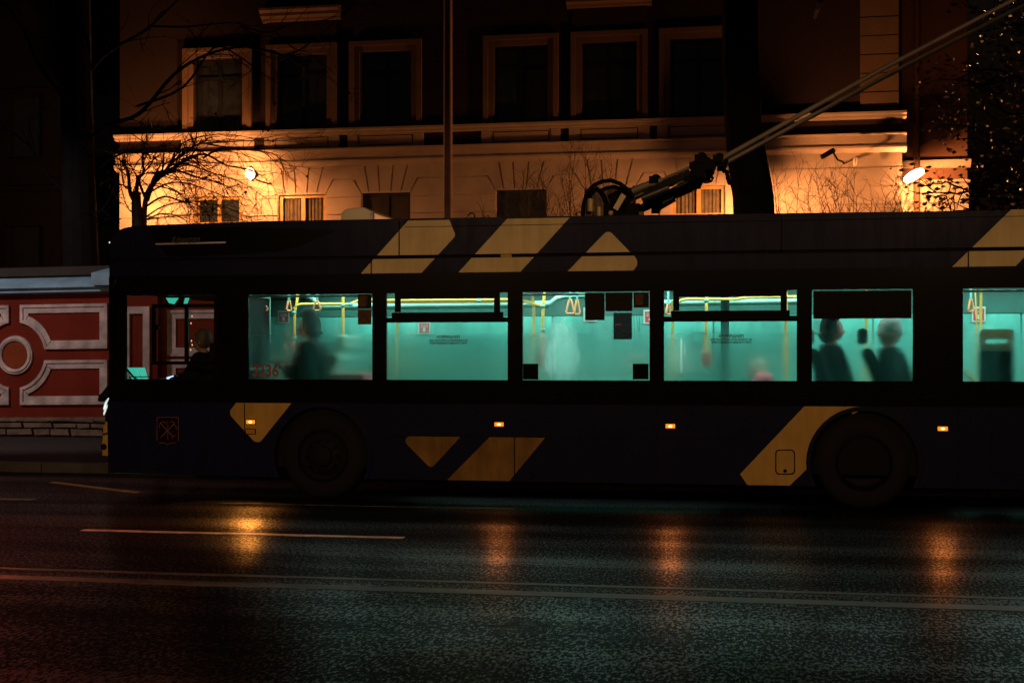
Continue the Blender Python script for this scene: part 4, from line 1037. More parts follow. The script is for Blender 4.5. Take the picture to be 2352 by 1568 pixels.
    if hat_kind == 'beanie':
        pr = [(0.0, .150), (.05, .145), (.095, .118), (.118, .07), (.124, .02), (.128, .0), (.126, -.045), (.112, -.047), (.110, .0), (0.085, .10)]
        mb = MB(); n = 20
        for k in range(n):
            t = 2*math.pi*k/n
            for r, z in pr: mb.v.append(tuple(h + Vector((r*math.cos(t)-f*0.012, r*0.84*math.sin(t), z+0.025-f*0.15*r*math.cos(t)*-0.6))*s))
        m_ = len(pr)
        for k in range(n):
            for j in range(m_-1): mb.f.append((k*m_+j, k*m_+j+1, ((k+1) % n)*m_+j+1, ((k+1) % n)*m_+j))
        obj("knit_hat", mb, M[hat], me_o, smooth='all')
        mb = MB().blob(h+Vector((-f*0.035, 0, -0.03))*s, (0.085*s, 0.083*s, 0.11*s)); obj("hair", mb, M['hair'], me_o, smooth='all')
    elif hat_kind == 'hood':
        mb = MB(); nu, nv = 20, 14
        for j in range(nv+1):
            ph = math.pi*j/nv
            for k in range(nu):
                t = 2*math.pi*k/nu
                x, y, z = 0.128*math.sin(ph)*math.cos(t), 0.108*math.sin(ph)*math.sin(t), 0.165*math.cos(ph)
                if math.cos(t) > 0.35 and 0.35 < j/nv < 0.85: x = min(x, 0.045)
                if math.cos(ph) > 0.4: x += 0.02*(math.cos(ph)-0.4); z += 0.07*(math.cos(ph)-0.4)
                if math.cos(ph) < -0.3: x -= 0.03; y *= 1.15
                mb.v.append(tuple(h + Vector((f*x - f*0.015, y, z+0.012))*s))
        for j in range(nv):
            for k in range(nu): mb.f.append((j*nu+k, j*nu+(k+1) % nu, (j+1)*nu+(k+1) % nu, (j+1)*nu+k))
        obj("hood", mb, M[hat], me_o, smooth='all')
    else:
        mb = MB().blob(h+Vector((-f*0.02, 0, 0.025))*s, (0.104*s, 0.092*s, 0.118*s)); obj("hair", mb, M[hat or 'hair'], me_o, smooth='all')
    return me_o
p1 = P(707, 752, YB+0.50)
person("person in a dark hooded coat bent over a phone in the first lit window", p1, -1, 'coat_black', 0.98, -0.05, 'hat_grey', 'hood', 1.08, 'phone', 1.35)
ph = P(655, 805, YB+0.42)
tag(obj("phone", MB().prism([(ph.x-0.02, ph.z+0.07), (ph.x-0.012, ph.z+0.075), (ph.x+0.05, ph.z-0.06), (ph.x+0.042, ph.z-0.065)], YB+0.40, YB+0.47), M['pale_tube']), "slim pale phone held up by the hooded passenger in the first window", "phone")
p2 = P(1915, 757, YB+0.52)
person("person in a dark coat and peaked hood sitting under the black blind, nearer the front", p2, 1, 'coat_teal', 1.0, 0.04, 'hat_grey', 'hood', 1.05, 'lap')
p3 = P(2046, 766, YB+0.62)
person("person in a rounded pale hat slumped in a dark seat under the blind", p3, 1, 'coat_black', 1.0, 0.10, 'hat_pale', 'beanie', 1.05, 'lap')
p4 = P(1752, 889, YB+0.65)
person("person in a pink knitted hat, only its top showing above the window sill", p4, -1, 'coat_teal', 0.62, 0.0, 'hat_pink', 'beanie', 0.95, 'lap')
p5 = P(1739, 850, YB+1.9)
person("person with a blurred pale head seated beyond the pink hat", p5, -1, 'coat_teal', 0.7, 0.0, 'hat_fair', 'none', 0.95, 'lap')
pd = P(463, 783, YB+0.6)
person("person driving, a dark silhouette behind the sliding cab window", pd, -1, 'coat_black', 0.95, -0.03, 'hair', 'none', 1.05, 'wheel')
mb = MB().prism([(pd.x+0.10, 0.98), (pd.x+0.22, 0.98), (pd.x+0.30, 1.75), (pd.x+0.20, 1.75)], YB+0.36, YB+0.84); mb.box(pd.x-0.3, pd.x+0.2, YB+0.36, YB+0.84, 0.86, 0.97); mb.box(pd.x-0.1, pd.x+0.1, YB+0.5, YB+0.7, 0.36, 0.86)
obj("driver_seat", mb, M['seat_dark'], bus, bevel=0.02)
obj("cab_floor", MB().box(XF+0.2, XF+1.58, YB+0.1, FY, 0.30, 0.36), M['matt_black'], bus)

# ------------------------------------------------------------------ lit building
YW = 36.0
bld = empty("stucco_building", (PX(1180, YW), YW, 0.1), "two storey stucco building washed in amber floodlight behind the trolleybus", "building")
XL, XRt = PX(275, YW), PX(2072, YW)
CEN = [500.5, 693.5, 886, 1196.5, 1399.5, 1604]
WC = [PX(u, YW) for u in CEN]
WH = 0.70
Z_S, Z_T = 7.66, 9.60                     # upper window opening
uph = [(x-WH, x+WH, Z_S, Z_T) for x in WC]
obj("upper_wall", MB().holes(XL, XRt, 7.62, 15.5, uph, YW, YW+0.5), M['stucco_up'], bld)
G_B, G_T = 5.12, 5.90
GH = 0.655
loh = [(x-GH, x+GH, G_B, G_T) for x in WC]
obj("lower_wall", MB().holes(XL+0.03, XRt-0.03, 0.1, 6.66, loh, YW+0.03, YW+0.5), M['stucco'], bld)
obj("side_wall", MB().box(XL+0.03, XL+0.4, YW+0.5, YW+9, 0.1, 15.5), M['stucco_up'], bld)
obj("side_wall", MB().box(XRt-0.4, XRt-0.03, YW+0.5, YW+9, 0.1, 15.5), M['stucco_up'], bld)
obj("roof", MB().box(XL-0.4, XRt+0.4, YW-0.5, YW+10, 15.5, 15.9), M['roofing'], bld)
# raised rustication blocks, grooves between them
mb = MB(); gp_ = 0.019; ZC0, ZK = 6.655, 6.27
courses = [5.79, 5.345, 4.9, 4.45, 4.0, 3.55, 3.1]
tops = (-0.58, -0.21, 0.21, 0.60); bots = (-0.45, -0.16, 0.14, 0.41)
yb0, yb1 = YW-0.012, YW+0.031
for x in WC:
    for j in range(3):
        mb.prism([(x+bots[j]+gp_, G_T+0.02), (x+bots[j+1]-gp_, G_T+0.02), (x+tops[j+1]-gp_, ZC0), (x+tops[j]+gp_, ZC0)], yb0, yb1)
edges = [(None, WC[0])] + list(zip(WC[:-1], WC[1:])) + [(WC[-1], None)]
for a, b in edges:
    l = [(a+bots[3]+gp_, G_T+0.02), (a+0.66, G_T+0.02), (a+0.85, ZK+gp_)] if a is not None else [(XL, ZK+gp_)]
    r = [(b-0.85, ZK+gp_), (b-0.66, G_T+0.02), (b+bots[0]-gp_, G_T+0.02)] if b is not None else [(XRt, ZK+gp_)]
    topr = [(b+tops[0]-gp_, ZC0)] if b is not None else [(XRt, ZC0)]
    topl = [(a+tops[3]+gp_, ZC0)] if a is not None else [(XL, ZC0)]
    if (b or XRt) - (a or XL) > 0.1: mb.prism(l + r + topr + topl, yb0, yb1)
    x0 = a+GH+0.02 if a is not None else XL; x1 = b-GH-0.02 if b is not None else XRt
    t0 = a+0.85+gp_*2 if a is not None else XL; t1 = b-0.85-gp_*2 if b is not None else XRt
    mb.prism([(x0, courses[0]+gp_), (x1, courses[0]+gp_), (x1, G_T+0.02)] + [(t1, ZK-gp_), (t0, ZK-gp_)] + [(x0, G_T+0.02)], yb0, yb1)
    for c0, c1 in zip(courses[:-1], courses[1:]): mb.box(x0, x1, yb0, yb1, c1+gp_, c0-gp_)
obj("rusticated_blocks", mb, M['stucco'], bld)
# cornices between the floors
mb = MB().side([(YW-0.02, 6.62), (YW-0.10, 6.66), (YW-0.16, 6.72), (YW-0.16, 6.77), (YW-0.08, 6.80), (YW-0.08, 7.02), (YW-0.22, 7.04), (YW-0.22, 7.075), (YW+0.1, 7.10), (YW+0.1, 6.62)], XL-0.10, XRt+0.10)
obj("lower_cornice", mb, M['trim'], bld)
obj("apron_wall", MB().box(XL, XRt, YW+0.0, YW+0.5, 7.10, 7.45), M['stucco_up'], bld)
mb = MB().side([(YW-0.0, 7.44), (YW-0.13, 7.47), (YW-0.13, 7.52), (YW-0.20, 7.55), (YW-0.20, 7.60), (YW-0.05, 7.625), (YW+0.1, 7.625), (YW+0.1, 7.44)], XL-0.10, XRt+0.10)
obj("sill_cornice", mb, M['trim'], bld)
for x in WC:
    for sx in (-1, 1):
        xa, xb = sorted((x+sx*0.80, x+sx*1.03)); obj("apron_pilaster", MB().box(xa, xb, YW-0.05, YW+0.01, 7.10, 7.442), M['trim'], bld)
    ap = obj("apron_panel", MB().holes(x-0.80, x+0.80, 7.101, 7.441, [(x-0.74, x+0.74, 7.14, 7.41)], YW-0.03, YW+0.01), M['trim'], bld)
    obj("panel_field", MB().box(x-0.71, x+0.71, YW-0.03, YW+0.01, 7.165, 7.385), M['trim'], ap)
# upper windows: architrave, frame, glazing
def upper_window(x, hood, side, parent, Yw=YW):
    wn = empty("window", (x, Yw, Z_S)); wn.parent = parent; wn.location = WL[wn]-WL[parent]
    mb = MB()
    for (o, i_, pr) in ((0.28, 0.15, 0.10), (0.15, 0.0, 0.05)):
        mb.prism([(x-WH-o, Z_S-0.03), (x-WH-i_, Z_S-0.03), (x-WH-i_, Z_T+i_), (x+WH+i_, Z_T+i_), (x+WH+i_, Z_S-0.03), (x+WH+o, Z_S-0.03), (x+WH+o, Z_T+o), (x-WH-o, Z_T+o)], Yw-pr, Yw+0.02)
    obj("architrave", mb, M['trim_up'], wn, bevel=0.006)
    mb = MB().holes(x-WH+0.002, x+WH-0.002, Z_S+0.002, Z_T-0.002, [(x-WH+0.07, x-0.04, Z_S+0.07, 9.03), (x+0.04, x+WH-0.07, Z_S+0.07, 9.03), (x-WH+0.07, x-0.04, 9.13, Z_T-0.07), (x+0.04, x+WH-0.07, 9.13, Z_T-0.07)], Yw+0.16, Yw+0.22)
    obj("frame", mb, M['win_dark'], wn)
    obj("pane", MB().box(x-WH+0.03, x+WH-0.03, Yw+0.195, Yw+0.205, Z_S+0.03, Z_T-0.03), M['pane_dark'], wn)
    if hood:
        mb = MB().box(x-0.95, x+0.95, Yw-0.04, Yw+0.02, Z_T+0.281, 10.47)
        obj("hood_panel", mb, M['stucco_up'], wn)
        mb = MB().side([(Yw, 10.47), (Yw-0.10, 10.50), (Yw-0.12, 10.56), (Yw-0.25, 10.60), (Yw-0.25, 10.68), (Yw-0.34, 10.74), (Yw-0.34, 10.80), (Yw, 10.86)], x-1.08, x+1.08)
        obj("hood_moulding", mb, M['trim_up'], wn)
for i, x in enumerate(WC): upper_window(x, i in (1, 4), 0, bld)
def lower_window(x, kind):
    wn = empty("window", (x, YW, G_B)); wn.parent = bld; wn.location = WL[wn]-WL[bld]
    fm = M['win_wood'] if kind in ('curtain', 'wood') else M['win_dark']
    obj("lintel_edge", MB().box(x-GH-0.012, x+GH+0.012, YW-0.02, YW+0.12, G_T-0.002, G_T+0.045), M['trim'], wn)
    mb = MB().holes(x-GH+0.003, x+GH-0.003, G_B+0.003, G_T-0.004, [(x-GH+0.09, x-0.05, G_B+0.10, G_T-0.08), (x+0.06, x+GH-0.09, G_B+0.10, G_T-0.08)], YW+0.10, YW+0.16)
    obj("frame", mb, fm, wn)
    obj("sill", MB().box(x-GH-0.06, x+GH+0.06, YW-0.06, YW+0.1, G_B-0.06, G_B+0.002), M['trim'], wn)
    if kind == 'curtain':
        pts = []; n = 40
        for i in range(n+1):
            xx = x-GH+0.06+(2*GH-0.12)*i/n; pts.append((xx, YW+0.19+0.018*math.sin(i*1.9)+0.01*math.sin(i*0.7)))
        obj("net_curtain", MB().plan(pts + [(a, b+0.005) for a, b in reversed(pts)], G_B+0.05, G_T-0.05), M['curtain'], wn)
        obj("room_dark", MB().box(x-GH, x+GH, YW+0.3, YW+0.34, G_B, G_T), M['room'], wn)
    else:
        obj("pane", MB().box(x-GH+0.03, x+GH-0.03, YW+0.125, YW+0.135, G_B+0.03, G_T-0.03), M['pane_dark'] if kind in ('dark', 'wood') else M['room'], wn)
for x, k in zip(WC, ('wood', 'curtain', 'dim', 'dark', 'dark', 'curtain')): lower_window(x, k)
# corner quoins
qa, qb = PX(1976, YW), PX(2064, YW)
mb = MB(); z = 7.66
while z < 15.4: mb.box(qa, qb, YW-0.05, YW+0.02, z, z+0.43); z += 0.46
obj("corner_quoins", mb, M['trim_up'], bld)
# right wing, stepped back
YR = YW+1.0
rw = empty("side_wing", (PX(2150, YR), YR, 0.1), "narrow set back wing beside the amber building, lit by the angled floodlight", "building")
RX0, RX1 = XRt-0.2, PX(2222, YR)
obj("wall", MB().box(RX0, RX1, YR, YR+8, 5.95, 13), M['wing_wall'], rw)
mb = MB(); z = 5.9
obj("base_wall", MB().box(RX0, RX1+0.01, YR+0.02, YR+7.9, 0.1, 5.948), M['stucco'], rw)
while z > 0.6: mb.box(RX0, RX1+0.03, YR-0.02, YR+0.03, z-0.43, z-0.0); z -= 0.46
obj("rusticated_blocks", mb, M['stucco'], rw)
mb = MB().side([(YR, 6.33), (YR-0.08, 6.37), (YR-0.08, 6.45), (YR-0.14, 6.48), (YR-0.14, 6.52), (YR+0.05, 6.56), (YR+0.05, 6.33)], RX0, RX1+0.08)
mb.side([(YR-0.03, 5.955), (YR-0.10, 5.98), (YR-0.10, 6.03), (YR+0.02, 6.06), (YR+0.02, 5.955)], RX0, RX1+0.06)
obj("string_course", mb, M['trim'], rw)
dpx = PX(2106, YR-0.15)
mb = MB().tube([(dpx, YR-0.15, 0.3), (dpx, YR-0.15, 13)], 0.075, 12)
obj("drainpipe", mb, M['wing_wall'], rw, smooth=True)
obj("roof", MB().box(RX0, RX1+0.2, YR-0.2, YR+8.2, 13, 13.3), M['roofing'], rw)
# left building, dark
YL = YW+4.0
lw = empty("dark_building", (PX(120, YL), YL, 0.1), "unlit brown building at the far left behind the big trunk", "building")
LX1 = XL+0.6
lws = [PX(58, YL), PX(245, YL)-0.1]
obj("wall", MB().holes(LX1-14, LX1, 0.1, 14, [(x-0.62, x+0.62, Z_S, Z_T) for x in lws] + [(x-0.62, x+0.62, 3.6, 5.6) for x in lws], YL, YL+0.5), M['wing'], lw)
obj("cornice", MB().side([(YL, 6.6), (YL-0.2, 6.7), (YL-0.2, 6.8), (YL+0.1, 6.9), (YL+0.1, 6.6)], LX1-14, LX1), M['wing'], lw)
for x in lws:
    for z0, z1 in ((Z_S, Z_T), (3.6, 5.6)):
        mb = MB().holes(x-0.82, x+0.82, z0-0.1, z1+0.2, [(x-0.62, x+0.62, z0, z1)], YL-0.06, YL+0.02)
        wn = obj("window", mb, M['wing'], lw)
        obj("pane", MB().box(x-0.61, x+0.61, YL+0.2, YL+0.22, z0, z1), M['pane_dark'], wn)
obj("roof", MB().box(LX1-14, LX1, YL-0.3, YL+8, 14, 14.3), M['roofing'], lw)

# floodlights and the camera on the wall
def floodlight(u, v, Y, ry, rz, label, gm, energy, arm_y, size=1.0, light=True, lrad=0.10, loff=(0, 0, 0), asp=1.0):
    c = P(u, v, Y)
    fl = empty("floodlight", c, label, "floodlight", "floodlights on the building")
    mb = MB().box(-0.20*size, 0.20*size, -0.09, 0.03, -0.15*size*asp, 0.15*size*asp)
    rot = Matrix.Rotation(rz, 4, 'Z') @ Matrix.Rotation(ry, 4, 'Y')
    def put(name, mb, m, bev=0.02):
        mb.v = [tuple(rot @ Vector(p) + c) for p in mb.v]; return obj(name, mb, m, fl, bevel=bev)
    put("lamp_lens", MB().blob((0, -0.092, 0), (0.20*size, 0.06, 0.16*size*asp), 20, 12), gm, 0)
    put("lamp_case", mb, M['lampcase'])
    obj("lamp_arm", MB().tube([c+Vector((0, 0.03, 0)), (c.x, Y+0.25, c.z-0.12), (c.x, arm_y, c.z-0.12)], 0.025, 8), M['lampcase'], fl)
    lc = c + (rot @ Vector((0, -0.24, -0.02))) + Vector(loff)
    lamp("floodlight_light", 'POINT', lc, energy, AMBER, lrad)
    return fl
floodlight(579, 399, YW-1.25, R(50), R(-12), "floodlight glaring white through twigs at the left of the lit wall", M['lampglass'], 1200, YW-0.0, 0.82, loff=(0, 0.15, -0.1))
floodlight(321, 482, YW-1.1, R(0), R(0), "floodlight hidden behind the stems of the bare forked tree", M['lampglass2'], 430, YW-0.0, 0.4, loff=(0, 0.1, 0.15))
floodlight(1722, 436, YW-1.5, R(0), R(10), "floodlight half hidden behind the tall black trunk on the right", M['lampglass2'], 1350, YW-0.0, 0.8, loff=(0, 0.1, -0.1))
floodlight(2097, 404, YR-0.9, R(-30), R(8), "tilted slim floodlight glowing white by the drainpipe", M['lampglass2'], 620, YR, 1.4, asp=0.5, loff=(0, 0.1, -0.1))
cc = P(1903, 352, YW-0.75)
ca = empty("security_camera", cc, "small black security camera on a wall bracket above the shrub", "security camera")
d = Vector((-0.17, -0.05, -0.10))
obj("camera_body", MB().tube([cc-d*0.8, cc+d], [0.06, 0.06], 10), M['matt_black'], ca)
obj("camera_bracket", MB().tube([cc+Vector((.12, 0, 0)), cc+Vector((.22, 0.05, -.16)), cc+Vector((.35, .4, -.16)), cc+Vector((.4, .78, -.16))], 0.025, 8), M['matt_black'], ca)
l2 = P(1964, 372, YW-0.4)
wl = empty("wall_sensor", l2, "small pale capsule sensor on the wall beside the security camera", "sensor")
obj("sensor_body", MB().blob(l2, (0.045, 0.045, 0.13), 12, 10), M['cream'], wl, smooth='all')
obj("sensor_bracket", MB().tube([l2+Vector((0, 0.03, 0.1)), (l2.x+.1, YW-0.01, l2.z+.14)], 0.015, 8), M['lampcase'], wl)
# slim pole
px_, pY = PX(1029, 30.5), 30.5
pb = MB().lathe_z([(0, 0.1), (0.17, 0.1), (0.17, 0.5), (0.100, 0.55), (0.098, 5), (0.090, 14), (0, 14)], px_, pY, 20)
po = empty("street_pole", (px_, pY, 0.1), "slim tall pole standing between the trolleybus and the lit wall", "pole")
obj("shaft", pb, M['pole'], po, smooth=True)
obj("base_collar", MB().lathe_z([(0.12, 0.52), (0.16, 0.52), (0.16, 0.60), (0.102, 0.63)], px_, pY, 20), M['pole'], po)

# ------------------------------------------------------------------ boundary wall at the left
YF = 24.6
def fz(x): return 0.0105*(x - PX(100, YF))
fw = empty("boundary_wall", (PX(120, YF), YF, 0.1), "red garden wall with white moulded panels and a round medallion ahead of the trolleybus", "wall")
def fp(x, y):                                 # zoomed measure -> point on the wall face
    p = P(x*0.4393, 488+y*0.4393, YF); return (p.x, p.z)
FXL, FXR = PX(-420, YF), 15.0
def slanted(mb):
    return mb
zt = lambda v: P(120, v, YF).z
def strip(z0, z1, y0, y1, name, m, x0=FXL, x1=FXR, bev=0):
    mb = MB().box(x0, x1, y0, y1, z0, z1); mb.v = [(a, b, c+(fz(a) if c > 0.2 else 0)) for a, b, c in mb.v]
    return obj(name, mb, m, fw, bevel=bev)
strip(zt(958), zt(672), YF, YF+0.45, "wall_body", M['red_wall'])
mb = MB().side([(YF-0.02, zt(676)), (YF-0.14, zt(672)), (YF-0.14, zt(666)), (YF-0.20, zt(662)), (YF-0.20, zt(655)), (YF+0.22, zt(634)), (YF+0.62, zt(655)), (YF+0.62, zt(676))], FXL, FXR)
mb.v = [(a, b, c+fz(a)) for a, b, c in mb.v]
obj("coping", mb, M['coping'], fw)
strip(zt(632), zt(612), YF+0.12, YF+0.34, "ridge_board", M['mortar'])
# plinth of rough stone
random.seed(11)
strip(0.1, zt(966), YF+0.02, YF+0.44, "plinth_core", M['mortar'])
mb = MB(); zz = 0.12
rows = [0.12, 0.26, 0.37, zt(962)]
for r in range(3):
    x = FXL
    while x < FXR:
        L_ = random.uniform(0.25, 0.7)
        o = random.uniform(-0.03, 0.03)
        if random.random() < 0.9:
            a0 = [(x+0.012+random.uniform(0, .03), rows[r]+0.006+random.uniform(0, .02)), (x+L_-0.012, rows[r]+0.006+random.uniform(0, .02)), (x+L_-0.012-random.uniform(0, .03), rows[r+1]-0.008-random.uniform(0, .02)), (x+0.012, rows[r+1]-0.008-random.uniform(0, .02))]
            mb.prism(a0, YF-0.03+o, YF+0.05)
        x += L_
obj("plinth_stones", mb, M['stone'], fw, bevel=0.008)
strip(zt(966), zt(958), YF-0.05, YF+0.45, "plinth_ledge", M['stone'])
# moulded panels
def arcpts(c, r, a0, a1, n=8): return [(c[0]+r*math.cos(R(a0+(a1-a0)*i/n)), c[1]+r*math.sin(R(a0+(a1-a0)*i/n))) for i in range(n+1)]
def ring_frame(outer, inner, name, parent, m, y0, y1):
    n = len(outer); mb = MB()
    for i in range(n):
        j = (i+1) % n
        mb.prism([outer[i], outer[j], inner[j], inner[i]], y0, y1)
    return obj(name, mb, m, parent)
def inset(poly, d):
    n = len(poly); out = []
    ar = sum(poly[i][0]*poly[(i+1) % n][1]-poly[(i+1) % n][0]*poly[i][1] for i in range(n))
    sg = 1 if ar > 0 else -1
    for i in range(n):
        p, a, b = Vector(poly[i]), Vector(poly[i-1]), Vector(poly[(i+1) % n])
        d1 = (p-a).normalized(); d2 = (b-p).normalized()
        n1 = Vector((-d1.y, d1.x))*sg; n2 = Vector((-d2.y, d2.x))*sg
        m_ = (n1+n2); m_ = m_/max(0.3, m_.dot(n1)) if m_.length > 1e-6 else n1
        out.append(tuple(p+m_*d))
    return out
def wall_panel(poly, name="moulded_panel"):
    i1 = inset(poly, 0.055); i2 = inset(poly, 0.16)
    f1 = ring_frame(poly, i1, name, fw, M['white_frame'], YF-0.045, YF+0.01)
    f2 = ring_frame(i1, i2, "inner_moulding", f1, M['white_frame'], YF-0.025, YF+0.011)
    i3 = inset(poly, 0.42)
    return f1
cxm, czm = fp(80, 745)
unit = fp(565, 480)[0]-cxm
ztp, zmt, zmb, zbt = fp(330, 482)[1], fp(330, 716)[1], fp(330, 774)[1], fp(330, 1006)[1]
rr = 0.62
def panels(cx, right, w_):
    s = 1 if right else -1
    dz_ = fz(cx) - fz(cxm)
    x0, x1 = cx+s*0.115, cx+s*w_
    def T(pts): return [(cx+s*(p[0]), p[1]+dz_+0.0105*(s*p[0])) for p in pts]
    def cut(z, sgn): return None
    # upper panel: square outer corners, quarter curve round the medallion
    xa = 0.115; r = rr
    upz = []
    aA = math.acos(min(1, xa/r)); 
    zA = czm + math.sqrt(r*r-xa*xa); 
    dzu = zmt - czm; aB = math.asin(min(1, dzu/r))
    cv = [(r*math.cos(aA+(aB-aA)*i/8), czm + r*math.sin(aA+(aB-aA)*i/8)) for i in range(9)]
    wall_panel(T(cv + [(w_, zmt), (w_, ztp), (xa, ztp)]))
    dzl = czm - zmb; aB = math.asin(min(1, dzl/r))
    cv = [(r*math.cos(aB+(aA-aB)*i/8), czm - r*math.sin(aB+(aA-aB)*i/8)) for i in range(9)]
    wall_panel(T(cv + [(xa, zbt), (w_, zbt), (w_, zmb)]))
def medallion(cx):
    dz_ = fz(cx)-fz(cxm); c = (cx, czm+dz_)
    md = obj("medallion", MB().lathe_y([(0.265, YF+0.005), (0.265, YF-0.03), (0.29, YF-0.045), (0.32, YF-0.05), (0.345, YF-0.03), (0.36, YF-0.035), (0.37, YF+0.005)], c[0], c[1], 40), M['white_frame'], fw, smooth=True)
    obj("medallion_disc", MB().lathe_y([(0, YF-0.012), (0.25, YF-0.012), (0.264, YF+0.005)], c[0], c[1], 32), M['red_panel'], md)
medallion(cxm); panels(cxm, True, unit); panels(cxm, False, unit)
# pier behind the bus nose and the next stretch of wall
xp0, xp1 = PX(279, YF-0.2), PX(362, YF-0.2)
dzp = fz(xp0)
mb = MB().box(xp0, xp1, YF-0.2, YF+0.6, 0.1, zt(640)+dzp)
pier = obj("pier", mb, M['red_wall'], fw)
mb = MB()
mb.plan([(xp0-0.55, YF-0.3), (xp1+0.15, YF-0.3), (xp1+0.15, YF+0.7), (xp0-0.55, YF+0.7)], zt(660)+dzp, zt(632)+dzp)
n = len(mb.v)
x0_, x1_ = xp0-0.55, xp1+0.15; zb_, ztp_ = zt(632)+dzp, zt(606)+dzp
mb.add([(x0_, YF-0.3, zb_), (x1_, YF-0.3, zb_), (x1_, YF+0.7, zb_), (x0_, YF+0.7, zb_), (x0_+0.5, YF+0.2, ztp_), (x1_-0.3, YF+0.2, ztp_)], [(0, 1, 5, 4), (2, 3, 4, 5), (0, 4, 3), (1, 2, 5), (0, 3, 2, 1)])
obj("pier_cap", mb, M['coping'], fw)
o_ = YF-0.2
def pier_frame(u0, u1, v0, v1, w_, y0):
    a, b = P(u0, v0, y0), P(u1, v1, y0)
    poly = [(a.x, b.z), (b.x, b.z), (b.x, a.z), (a.x, a.z)]
    return ring_frame(poly, inset(poly, w_), "pier_moulding", pier, M['white_frame'], y0-0.04, y0+0.01)
pier_frame(284, 345, 704, 925, 0.13, o_)
nx = PX(386, YF)
a, b = P(386, 712, YF), P(640, 818, YF)
for k in range(6):
    xo = k*3.3
    for zz0, zz1 in ((b.z, a.z), (zbt+fz(a.x), zmb+fz(a.x))):
        wall_panel([(a.x+xo, zz0+fz(a.x+xo)-fz(a.x)), (a.x+xo+2.9, zz0+fz(a.x+xo)-fz(a.x)), (a.x+xo+2.9, zz1+fz(a.x+xo)-fz(a.x)), (a.x+xo, zz1+fz(a.x+xo)-fz(a.x))])
# light string glimpsed through the cab: fairy lights hung inside the cab rear
random.seed(5); indm = mat("indicator", (0.8, 0.5, 0.2), 0.3, emis=(1, 0.55, 0.25), estr=1.2)
for i in range(9):
    c = P(random.uniform(431, 442) if i < 6 else random.uniform(432, 446), random.uniform(712, 835), YB+0.95); obj("indicator_lamp", MB().blob(c, (0.008, 0.008, 0.011), 6, 4), indm, bus)
obj("indicator_lamp", MB().tube([P(432.5, 818, YB+0.5), P(432.5, 832, YB+0.5)], 0.006, 6), M['scr_teal'], bus)

# ------------------------------------------------------------------ trees
class Tree:
    def __init__(s): s.mb = MB(); s.tips = []
    def limb(s, pts, r0, r1, n=7):
        # smooth polyline through pts
        P_ = [Vector(p) for p in pts]; out = []
        for i in range(len(P_)-1):
            a = P_[max(i-1, 0)]; b = P_[i]; c = P_[i+1]; d = P_[min(i+2, len(P_)-1)]
            for k in range(4):
                t = k/4
                out.append(0.5*((2*b)+(c-a)*t+(2*a-5*b+4*c-d)*t*t+(3*b-a-3*c+d)*t**3))
        out.append(P_[-1]); m = len(out)
        s.mb.tube(out, [r0+(r1-r0)*i/(m-1) for i in range(m)], n)
        return out
    def twig(s, p, d, L, r, depth, spread=0.5, up=0.1, kids=(2, 4)):
        pts = [Vector(p)]; dd = Vector(d).normalized(); n = 4
        for i in range(n):
            dd = (dd + Vector((random.gauss(0, .18), random.gauss(0, .18), random.gauss(0, .18)+up*0.3))).normalized()
            pts.append(pts[-1] + dd*L/n)
        s.mb.tube(pts, [r*(1-0.55*i/n) for i in range(n+1)], 4 if depth < 2 else 5, False)
        if depth <= 0: s.tips.append((pts[-1], dd)); return
        for k in range(random.randint(*kids)):
            i = random.randint(1, n); q = pts[i]
            nd = (dd + Vector((random.gauss(0, spread), random.gauss(0, spread*.8), random.gauss(0, spread)+up))).normalized()
            s.twig(q, nd, L*random.uniform(.5, .8), r*.6, depth-1, spread, up, kids)
# forked bare tree in front of the lit corner
random.seed(21)
YT = 31.0
def T(u, v, dy=0.0): return P(u, v, YT+dy)
t1 = Tree()
base = T(316, 524); root = Vector((base.x-0.05, YT, 0.08))
t1.limb([root, Vector((base.x-0.03, YT, 2.5)), T(316, 524), T(313, 470), T(314, 440)], 0.19, 0.09, 9)
t1.limb([Vector((base.x+0.1, YT+.05, 0.08)), Vector((base.x+0.18, YT+.1, 2.5)), T(331, 524, .1), T(333, 470, .1), T(338, 445, .1)], 0.09, 0.055, 8)
stems1, t1.mb = t1.mb, MB()
LIMBS = [([(314, 470), (302, 440), (292, 405), (286, 372)], .07), ([(313, 450), (320, 420), (326, 395), (322, 360), (330, 345)], .06),
         ([(334, 460), (345, 430), (360, 405), (385, 385), (420, 366), (455, 355)], .075), ([(338, 446), (352, 425), (372, 395), (392, 372), (425, 345), (470, 330)], .06),
         ([(330, 450), (334, 415), (336, 388), (345, 360), (365, 345)], .05), ([(360, 405), (400, 400), (450, 405), (500, 420), (545, 440)], .045),
         ([(420, 366), (470, 362), (520, 372), (565, 390), (610, 400)], .045), ([(455, 355), (520, 345), (580, 342), (640, 350), (655, 385)], .04),
         ([(338, 470), (370, 455), (410, 455), (450, 470), (490, 490)], .04), ([(333, 500), (365, 490), (400, 498), (440, 510)], .03),
         ([(385, 385), (430, 330), (500, 312), (580, 318)], .035), ([(300, 440), (280, 420), (268, 360), (262, 330)], .035), ([(345, 360), (330, 320), (350, 285)], .03),
         ([(470, 330), (560, 322), (640, 330), (720, 318)], .03), ([(392, 372), (420, 340), (470, 345), (540, 360), (600, 372)], .035),
         ([(338, 446), (380, 420), (440, 425), (500, 440), (560, 470)], .035), ([(333, 500), (380, 470), (440, 465), (520, 480), (580, 500)], .03), ([(360, 405), (420, 385), (490, 395), (560, 420), (620, 455)], .035),
         ([(333, 505), (380, 500), (450, 495), (540, 505)], .025), ([(470, 330), (540, 335), (610, 360), (650, 400)], .03), ([(313, 490), (295, 470), (278, 430)], .03), ([(345, 430), (400, 440), (440, 480)], .03)]
